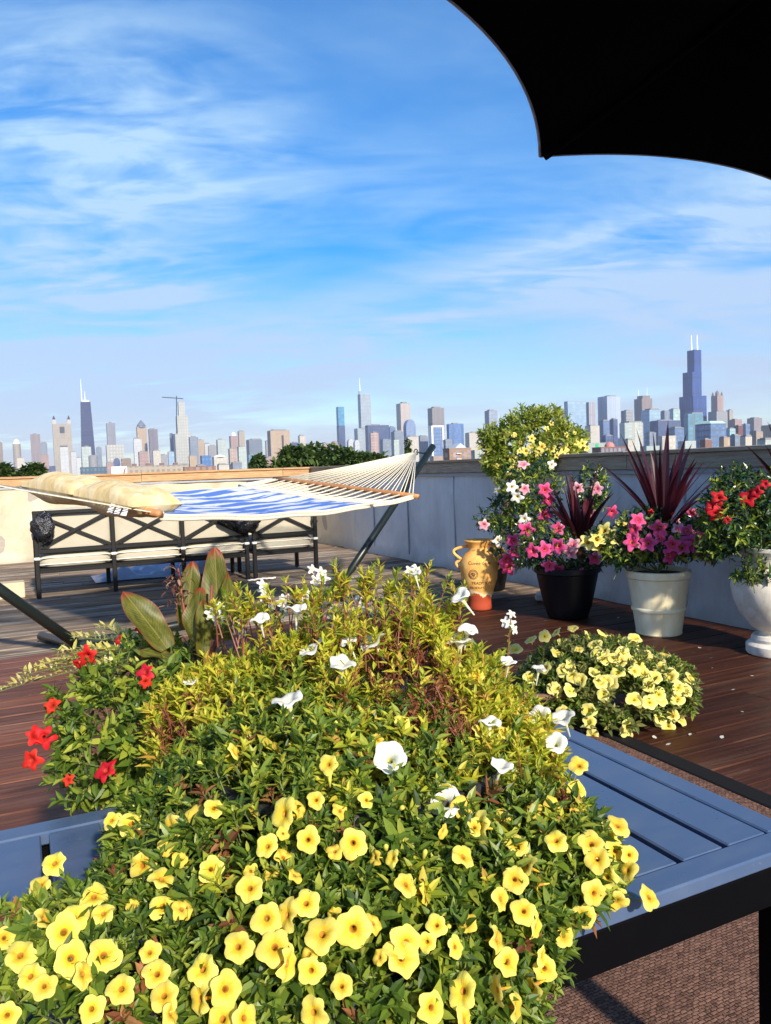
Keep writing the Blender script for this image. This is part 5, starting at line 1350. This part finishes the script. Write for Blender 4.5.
SF = [(566,642),(578,649),(573,628),(603,634),(595,645),(545,636),(515,649),(573,676),(554,688),(595,673),(611,683),(603,694),(590,722),(622,654),(635,671),(644,673),(655,677),(659,662),(670,677),(690,677),(678,699),(650,702),(634,699),(660,721),(681,719),(646,656),(614,658),(627,660),(640,664),(632,645),(612,640),(588,636),(530,640),(556,632),(664,655),(676,664),(685,690),(528,660),(545,668),(618,672),(604,658)]
rs_ = random.Random(6)
for k in range(44):
    a_ = rs_.uniform(0, 6.28); q = rs_.random() ** .5; SF.append((604 + 92 * q * math.cos(a_), 688 + 54 * q * math.sin(a_)))
for px, py in SF:
    p, n = SB.hit(px, py, .035); v = tocam(p)
    flower(t, F_pale, p, v * .5 + n * .5 + UP * .35 + Vector((random.gauss(0, .45), random.gauss(0, .2), random.gauss(0, .3))), 1.12)

# ---- containers along the wall
def pot(name, label, cat, px, pyb, prof, mt, seg=48, soilz=None, soilr=None):
    p = ground(px, pyb); t = thing(name, label, cat, p)
    m = MB(); m.lathe(prof, p + Vector((0, 0, .003)), seg); m.build('pot', mt, t, smooth=True, autosm=40)
    if soilz: m = MB(); m.lathe([(.01, 0), (soilr, 0), (soilr, .01), (.01, .012)], p + Vector((0, 0, soilz)), 32); m.build('soil', soil, t)
    return t, p
def cordyline(c, H, n, spread, label, sd, group=None):
    t = thing('cordyline', label, 'spiky plant', c); rnd = random.Random(sd); m = MB()
    for k in range(n):
        a = rnd.uniform(0, 6.28); tl = rnd.random() ** .8 * spread
        d = Vector((math.cos(a) * tl, math.sin(a) * tl, 1)); 
        m.strap(c + Vector((math.cos(a) * .02, math.sin(a) * .02, rnd.uniform(0, .1))), d, H * rnd.uniform(.7, 1.08) * (1 - .12 * tl), rnd.uniform(.042, .066), .5 * tl + .05, 0, 9, .22, .35)
    m.build('blades', G_wine, t); m = MB(); m.tube([c - Vector((0, 0, .08)), c + Vector((0, 0, .12))], [.03, .022], 10); m.build('stem', redstem, t, smooth=True)
    return t
def mandevilla(name, label, base, blobs, n, flowers, ll=.06, mats=None, sd=1, cat='flowering plant'):
    b = Bush(blobs); t = thing(name, label, cat, base); rnd = random.Random(sd); m = MB(); st = MB()
    for k in range(n):
        p, nn = b.sample(rnd, .5, 1.07)
        shoot(m, rnd, p, nn * .7 + UP * .45 + Vector((rnd.gauss(0, .4), rnd.gauss(0, .4), rnd.gauss(0, .4))), .09, 6, ll, ll * .36, 0 if rnd.random() < .65 else 1, .3, st if rnd.random() < .4 else None, .003)
    for c, r in b.b: st.tube([base, (base + c) / 2 + Vector((rnd.gauss(0, .02), 0, 0)), c], [.006, .005, .003], 6)
    m.build('foliage', mats or [G_gloss, G_mid], t); st.build('stems', stemm, t)
    for px, py, fs_, sc in flowers:
        p, nn = b.hit(px, py, .05); v = tocam(p)
        flower(t, fs_, p, v * .8 + nn * .3 + Vector((random.gauss(0, .3), 0, random.gauss(.1, .25))), sc)
    return t, b

# terracotta amphora
vm_ = NT('worn_ochre_terracotta'); n = vm_.noise(vm_.map(), 7, 7, .65, .6); sp = vm_.n('ShaderNodeSeparateXYZ'); vm_.l(vm_.tc.outputs['Object'], sp.inputs[0])
c = vm_.ramp(n, [(.3, (.58, .25, .06)), (.5, (.74, .39, .10)), (.72, (.78, .52, .20))])
f = vm_.math('ADD', sp.outputs[2], vm_.math('MULTIPLY', vm_.math('SUBTRACT', n, .5), .22))
k_ = vm_.ramp(f, [(.125, 1.0), (.135, 0.0)]); edge = vm_.ramp(f, [(.125, 0.0), (.14, 1.0), (.15, 1.0), (.165, 0.0)])
c = vm_.mix(edge, c, (.74, .60, .40)); c = vm_.mix(k_, c, (.36, .055, .022))
vmat = vm_.bsdf(c, .75, .3, bump=n, bstr=.35, bdist=.01)
VP = ground(480, 609)
t = thing('amphora', 'ochre terracotta amphora with four loop handles and dark lettering on the deck', 'vase', VP)
vz = .605; prof = [(.10, 0), (.105, .015), (.10, .05), (.10, .09), (.125, .17), (.155, .27), (.165, .36), (.155, .43), (.115, .49), (.085, .515), (.085, .545), (.115, .585), (.125, .595), (.125, .605), (.105, .605), (.08, .56), (.075, .50)]
local(t)
m = MB(); m.lathe(prof, (0, 0, .002), 48); m.build('body', vmat, t, smooth=True)
vw = ray(480, 570); vw.z = 0; vw.normalize(); vr = Vector((vw.y, -vw.x, 0))
def vrad(z):
    for (r0, z0), (r1, z1) in zip(prof, prof[1:]):
        if z0 <= z <= z1 and z1 > z0: return r0 + (r1 - r0) * (z - z0) / (z1 - z0)
    return .1
for sg in (-1, 1):
    for za, zb, out in ((.555, .435, .10), (.425, .345, .045)):
        m = MB(); pts = []
        for i in range(13):
            a = math.pi * i / 12; z = za + (zb - za) * i / 12
            base_r = vrad(za) * (1 - i / 12) + vrad(zb) * i / 12 - .008
            pts.append(vr * sg * (base_r + out * math.sin(a)) + Vector((0, 0, z + .02 * math.sin(a))))
        m.tube(pts, .013, 10); m.build('handle', vmat, t, smooth=True)
ink = plain('dark_brown_ink', (.10, .045, .02), .8)
def wrap(txt, z, size, a_c=0.0, nm='lettering'):
    cu = bpy.data.curves.new(nm, 'FONT'); cu.body = txt; cu.size = size; cu.align_x = 'CENTER'; cu.extrude = .0
    to = bpy.data.objects.new(nm, cu); COL.objects.link(to)
    me = to.to_mesh().copy(); bpy.data.objects.remove(to); bpy.data.curves.remove(cu)
    import bmesh
    bm = bmesh.new(); bm.from_mesh(me); bmesh.ops.subdivide_edges(bm, edges=[e for e in bm.edges if e.calc_length() > .012], cuts=2); bm.to_mesh(me); bm.free()
    for v in me.vertices:
        zz = z + v.co.y; r = vrad(zz) + .0022; a = v.co.x / r + a_c
        q = (-vw) * math.cos(a) * r + vr * math.sin(a) * r; v.co = (q.x, q.y, zz + .002)
    me.materials.clear(); me.materials.append(ink); me.name = nm
    o = bpy.data.objects.new(nm, me); COL.objects.link(o); o.parent = t
wrap('Cuvée de la', .405, .042, .05); wrap('TRADITION', .235, .034, .15); wrap('PRODUIT', .195, .030, -.15)
m = MB()                           # round seal
for rr in (.040, .031):
    pts = []
    for i in range(25):
        a = 2 * math.pi * i / 24; z = .325 + rr * math.sin(a); an = -.30 + rr * math.cos(a) / .16; r = vrad(z) + .001
        pts.append((-vw) * math.cos(an) * r + vr * math.sin(an) * r + Vector((0, 0, z)))
    m.tube(pts, .0022, 5)
for i in range(8):
    a = 2 * math.pi * i / 8; pts = []
    for q in (.006, .022):
        z = .325 + q * math.sin(a); an = -.30 + q * math.cos(a) / .16; r = vrad(z) + .001; pts.append((-vw) * math.cos(an) * r + vr * math.sin(an) * r + Vector((0, 0, z)))
    m.tube(pts, .003, 5)
m.build('seal', ink, t)

# black pot, pink mandevilla, cordyline, tall yellow shrub
bp = plain('black_glazed_pot', (.004, .0045, .007), .45, .25, bstr=.05)
tb, pb = pot('black_pot', 'black rounded planter between the amphora and the cream pot', 'planter', 568, 617, [(.15, 0), (.16, .01), (.19, .10), (.225, .26), (.245, .36), (.262, .37), (.262, .41), (.24, .41), (.23, .36)], bp, soilz=.37, soilr=.228)
def bl(px, py, Y, r): return (at(px, py, Y), r)
fl = [(545,490,F_pink,1),(549,500,F_pink,.9),(545,515,F_pink,1),(558,528,F_pink,.9),(527,530,F_pink,1),(513,541,F_pink,.95),(532,551,F_pink,.95),(545,549,F_pink,1.05),(558,546,F_pink,1),(573,544,F_rose,.95),(571,553,F_rose,.9),(595,559,F_pink,1),(549,566,F_pink,.9),(558,571,F_pink,1),(583,577,F_pink,1.05),(507,560,F_pink,1),(508,568,F_pink,1.05),(514,552,F_pink,.8),(525,489,F_rose,.9),(484,525,F_rose,.9),(578,488,F_rose,.9),(597,489,F_rose,.9),(590,514,F_rose,1),(523,464,F_rose,.85),(552,465,F_wm,.8),(512,487,F_wm,1),(517,497,F_wm,.9),(524,519,F_wm,.95),(498,540,F_wm,.9),(497,491,F_wm,.7),(612,512,F_pink,.9)]
mandevilla('pink_mandevilla_plant', 'tall glossy leaved climber with pink and white flowers in the black pot', pb + Vector((0, 0, .40)),
  [bl(555, 545, pb.y, (.33, .25, .19)), bl(520, 535, pb.y + .25, (.20, .18, .26)), bl(530, 490, pb.y + .22, (.25, .22, .26)), bl(505, 515, pb.y + .32, (.15, .15, .18)), bl(590, 545, pb.y, (.18, .2, .16)), bl(590, 490, pb.y + .25, (.14, .12, .2)), bl(486, 520, pb.y + .35, (.07, .08, .08))], 620, fl, sd=5)
cordyline(at(580, 550, pb.y - .06), .66, 26, 1.0, 'wine red spiky plant rising from the black pot', 61)
gp = uv(4.22, 6.15 + .35, 0)
YB = at(533, 445, gp.y)
t = thing('yellow_flowering_shrub', 'tall bushy shrub with yellow flowers rising above the coping', 'shrub', gp)
m = MB(); m.lathe([(.13, 0), (.19, .30), (.2, .31), (.2, .34), (.17, .34)], gp + Vector((0, 0, .003)), 32); m.build('pot', plain('dark_shrub_pot', (.03, .03, .032), .6), t, smooth=True)
m = MB()
for k in range(4): m.tube([gp + Vector((.02 * k - .03, 0, .3)), gp.lerp(YB, .5) + Vector((.03 * k - .05, .02 * k, .2)), YB + Vector((.12 * k - .2, .05 * k - .1, 0))], [.016, .013, .006], 7)
m.build('stems', barkm, t, smooth=True)
b = Bush([(YB, (.40, .30, .27)), (at(508, 462, gp.y), (.24, .22, .15)), (at(562, 460, gp.y), (.2, .2, .15)), (at(525, 425, gp.y), (.2, .2, .15)), (at(498, 465, gp.y - .05), (.12, .12, .09)), (at(545, 424, gp.y), (.21, .2, .15)), (at(568, 442, gp.y), (.16, .16, .14)), (at(497, 440, gp.y), (.16, .16, .14))])
m = MB(); rnd = random.Random(71)
for k in range(800):
    p, nn = b.sample(rnd, .5, 1.13); shoot(m, rnd, p, nn * .6 + UP * .5 + Vector((rnd.gauss(0, .5), rnd.gauss(0, .5), rnd.gauss(0, .4))), .08, 7, .072, .026, 0 if rnd.random() < .5 else 1, .25)
m.build('foliage', [G_mid, leafmat('fresh_shrub_leaves', [(0, (.09, .13, .02)), (.5, (.20, .25, .035)), (1, (.36, .36, .05))])], t)
for k in range(46):
    q = rnd.random()
    if q < .35: px, py = rnd.gauss(572, 8), rnd.gauss(450, 10)
    elif q < .6: px, py = rnd.gauss(505, 12), rnd.gauss(470, 9)
    elif q < .75: px, py = rnd.gauss(535, 12), rnd.gauss(450, 6)
    else: px, py = rnd.uniform(500, 575), rnd.uniform(415, 465)
    p, nn = b.hit(px, py, .03); flower(t, F_gold, p, tocam(p) * .6 + nn * .5 + Vector((rnd.gauss(0, .4), 0, rnd.gauss(0, .3))), rnd.uniform(.55, .95) * (1 if q < .75 else .55))

# cream pot
cream = NT('cream_glazed_pot'); n = cream.noise(cream.map((3, 3, 1.2)), 4, 6, .6, .5)
cc = cream.ramp(n, [(.3, (.70, .60, .36)), (.55, (.80, .73, .50)), (.75, (.84, .79, .60))]); cream = cream.bsdf(cc, .45, .4, bump=n, bstr=.12, bdist=.01)
tcp, pc = pot('cream_pot', 'cream tapered flower pot with a raised band, before the grey wall', 'planter', 659, 633, [(.155, 0), (.16, .008), (.158, .02), (.178, .165), (.186, .168), (.19, .18), (.186, .194), (.182, .197), (.212, .40), (.222, .408), (.225, .43), (.222, .455), (.208, .458), (.20, .44), (.195, .40)], cream, 56, .42, .19)
fl = [(638,520,F_pink,.9),(634,529,F_pink,.95),(659,528,F_pink,1.05),(632,542,F_pink,1),(648,543,F_pink,1.1),(692,513,F_pink,1),(679,529,F_rose,.9),(687,531,F_pink,.9),(691,543,F_pink,1.05),(704,537,F_pink,1.1),(672,545,F_pink,1),(682,547,F_pink,1),(670,556,F_pink,1),(707,555,F_pink,1),(660,538,F_pink,.7),(675,521,F_rose,.8),(671,512,F_redbig,.5),(651,512,F_redbig,.5)]
mandevilla('hot_pink_mandevilla_plant', 'low mandevilla with hot pink flowers spilling over the cream pot', pc + Vector((0, 0, .44)),
  [bl(663, 543, pc.y, (.33, .23, .13)), bl(630, 548, pc.y, (.16, .16, .13)), bl(698, 535, pc.y, (.14, .16, .15)), bl(640, 525, pc.y, (.16, .16, .1)), bl(620, 555, pc.y - .02, (.1, .1, .09))], 420, fl, sd=6)
cordyline(at(663, 535, pc.y + .03), .76, 30, 1.05, 'wine red spiky plant with the tallest blades, rising from the cream pot', 65)
LB_ = Bush([bl(607, 537, pc.y + .1, (.12, .1, .06)), bl(622, 540, pc.y + .05, (.1, .1, .08))])
t = thing('yellow_mandevilla_plant', 'cluster of clear yellow flowers between the black and the cream pots', 'flowering plant', at(628, 566, pc.y)); m = MB(); rnd = random.Random(8); st = MB()
for k in range(70):
    p, nn = LB_.sample(rnd, .5, 1.05); shoot(m, rnd, p, nn + UP * .4, .07, 6, .055, .02, 0, .2)
st.tube([at(630, 566, pc.y), at(620, 552, pc.y), at(607, 537, pc.y + .08)], .004, 6); m.build('foliage', [G_gloss], t); st.build('stems', stemm, t)
for px, py in ((588,542),(597,539),(604,531),(610,535),(618,541),(622,526),(626,528),(612,545),(619,546),(600,545)):
    p, nn = LB_.hit(px, py, .04); flower(t, F_gold, p, tocam(p) * .7 + Vector((random.gauss(0, .4), 0, random.gauss(.2, .3))), 1.05)

# white stone urn at the right edge
urnm = NT('white_stone_urn'); n = urnm.noise(urnm.map((3, 3, 2)), 4, 7, .62, .6)
cc = urnm.ramp(n, [(.3, (.50, .44, .33)), (.5, (.68, .64, .56)), (.7, (.76, .73, .68))]); urnm = urnm.bsdf(cc, .7, .3, bump=n, bstr=.2, bdist=.01)
tu, pu = pot('stone_urn', 'white stone pedestal urn at the right edge of the picture', 'urn', 777, 653, [(.175, 0), (.18, .01), (.18, .055), (.165, .07), (.145, .075), (.15, .095), (.14, .115), (.105, .12), (.10, .135), (.15, .17), (.215, .25), (.255, .35), (.268, .43), (.255, .49), (.21, .535), (.175, .56), (.175, .60), (.205, .645), (.225, .655), (.228, .675), (.205, .677), (.16, .62)], urnm, 56, .64, .165)
fl = [(719,498,F_redbig,1.1),(712,507,F_redbig,1),(716,514,F_redbig,.9),(748,497,F_redbig,1),(756,492,F_redbig,.8),(768,557,F_redbig,1),(765,562,F_redbig,.9),(727,520,F_redbig,.5),(765,484,F_redbig,.7)]
mandevilla('red_star_mandevilla_plant', 'leafy mandevilla with red flowers growing out of the white stone urn', pu + Vector((0, 0, .62)),
  [bl(770, 535, pu.y, (.22, .2, .13)), bl(735, 525, pu.y, (.17, .16, .16)), bl(735, 490, pu.y + .05, (.12, .13, .13)), bl(765, 500, pu.y, (.17, .16, .16)), bl(717, 505, pu.y + .05, (.07, .09, .1)), bl(755, 572, pu.y - .18, (.10, .08, .05)), bl(715, 545, pu.y + .05, (.08, .1, .1))], 560, fl, sd=12, mats=[G_gloss, G_mid])
cordyline(at(805, 530, pu.y + .05), .66, 26, 1.2, 'wine red spiky plant rising from the white stone urn', 68)
# bits by the wall
rw_ = plain('red_brown_stake_wood', (.26, .075, .035), .6, scale=20)
p0 = ground(690, 612); tp = at(692, 465, p0.y + .05)
t = thing('folding_trellis', 'red brown wooden stake with cross bar leaning behind the cream pot', 'trellis', p0); m = MB(); m.bar(p0 + Vector((0, 0, .01)), tp, .045, .03, 0, Vector((0, 1, 0)), .004); m.build('stake', rw_, t)
m = MB(); m.bar(at(672, 467, tp.y - .03), at(690, 465.5, tp.y - .03), .03, .02, 0, Vector((0, 1, 0)), .003); m.build('crossbar', rw_, t)
p0 = ground(720, 612); m = MB(); t = thing('wire_hoop', 'thin black wire hoop plant support by the urn', 'plant support', p0)
pts = [ground(700, 612) + Vector((0, 0, .01))] + [at(700 + 24 * math.sin(a) - 0, 500 - 14 * math.cos(a - .5) + 12, p0.y) for a in [x * .2 for x in range(0, 9)]]
c_ = at(722, 505, p0.y); pts = [p0 + Vector((-.14, 0, .008))] + [c_ + Vector((-.18 * math.cos(a), 0, .12 * math.sin(a))) for a in [math.pi * k / 14 for k in range(15)]] + [p0 + Vector((.18, 0, .008))]
m.tube(pts, .009, 7); m.build('hoop', black, t, smooth=True)
# stone wedge by the black pot
p0 = ground(543, 601); t = thing('stone_chip', 'pale stone wedge on the deck between amphora and black pot', 'stone', p0)
blobmesh('chip', plain('pale_stone', (.5, .46, .40), .9), t, p0 + Vector((0, 0, .042)), (.07, .05, .042), .08, 14, 8, None, 2, .6)

# petals dropped on the boards
pm = bpy.data.meshes.new('petal'); pm.from_pydata([(-.016, 0, .002), (0, -.010, .004), (.018, -.004, .009), (.016, .010, .006), (0, .012, .003)], [], [(0, 1, 2, 3, 4)]); pm.materials.append(P_white)
rp = random.Random(12)
for px, py in ((700, 648), (712, 668), (733, 690), (655, 738), (742, 712), (752, 676), (690, 735), (722, 738), (668, 745), (618, 618)):
    o = bpy.data.objects.new('fallen_petal', pm); COL.objects.link(o); o.location = ground(px, py); o.rotation_euler = (0, 0, rp.uniform(0, 6.3)); sc = rp.uniform(.45, .9); o.scale = (sc, sc, sc)
    tag(o, 'tiny pale petal dropped on the dark oiled deck boards', 'petal', 'petals fallen on the dark deck')

S.view_settings.view_transform = 'Standard'; S.view_settings.look = 'None'; S.view_settings.exposure = EXPO; S.view_settings.gamma = 1.0; S.view_settings.use_curve_mapping = False
S.render.engine = 'CYCLES'
S.cycles.max_bounces = 7; S.cycles.diffuse_bounces = 3; S.cycles.glossy_bounces = 3; S.cycles.transmission_bounces = 3; S.cycles.transparent_max_bounces = 6; S.cycles.volume_bounces = 1
S.cycles.use_denoising = True
S.cycles.sample_clamp_indirect = 6.0
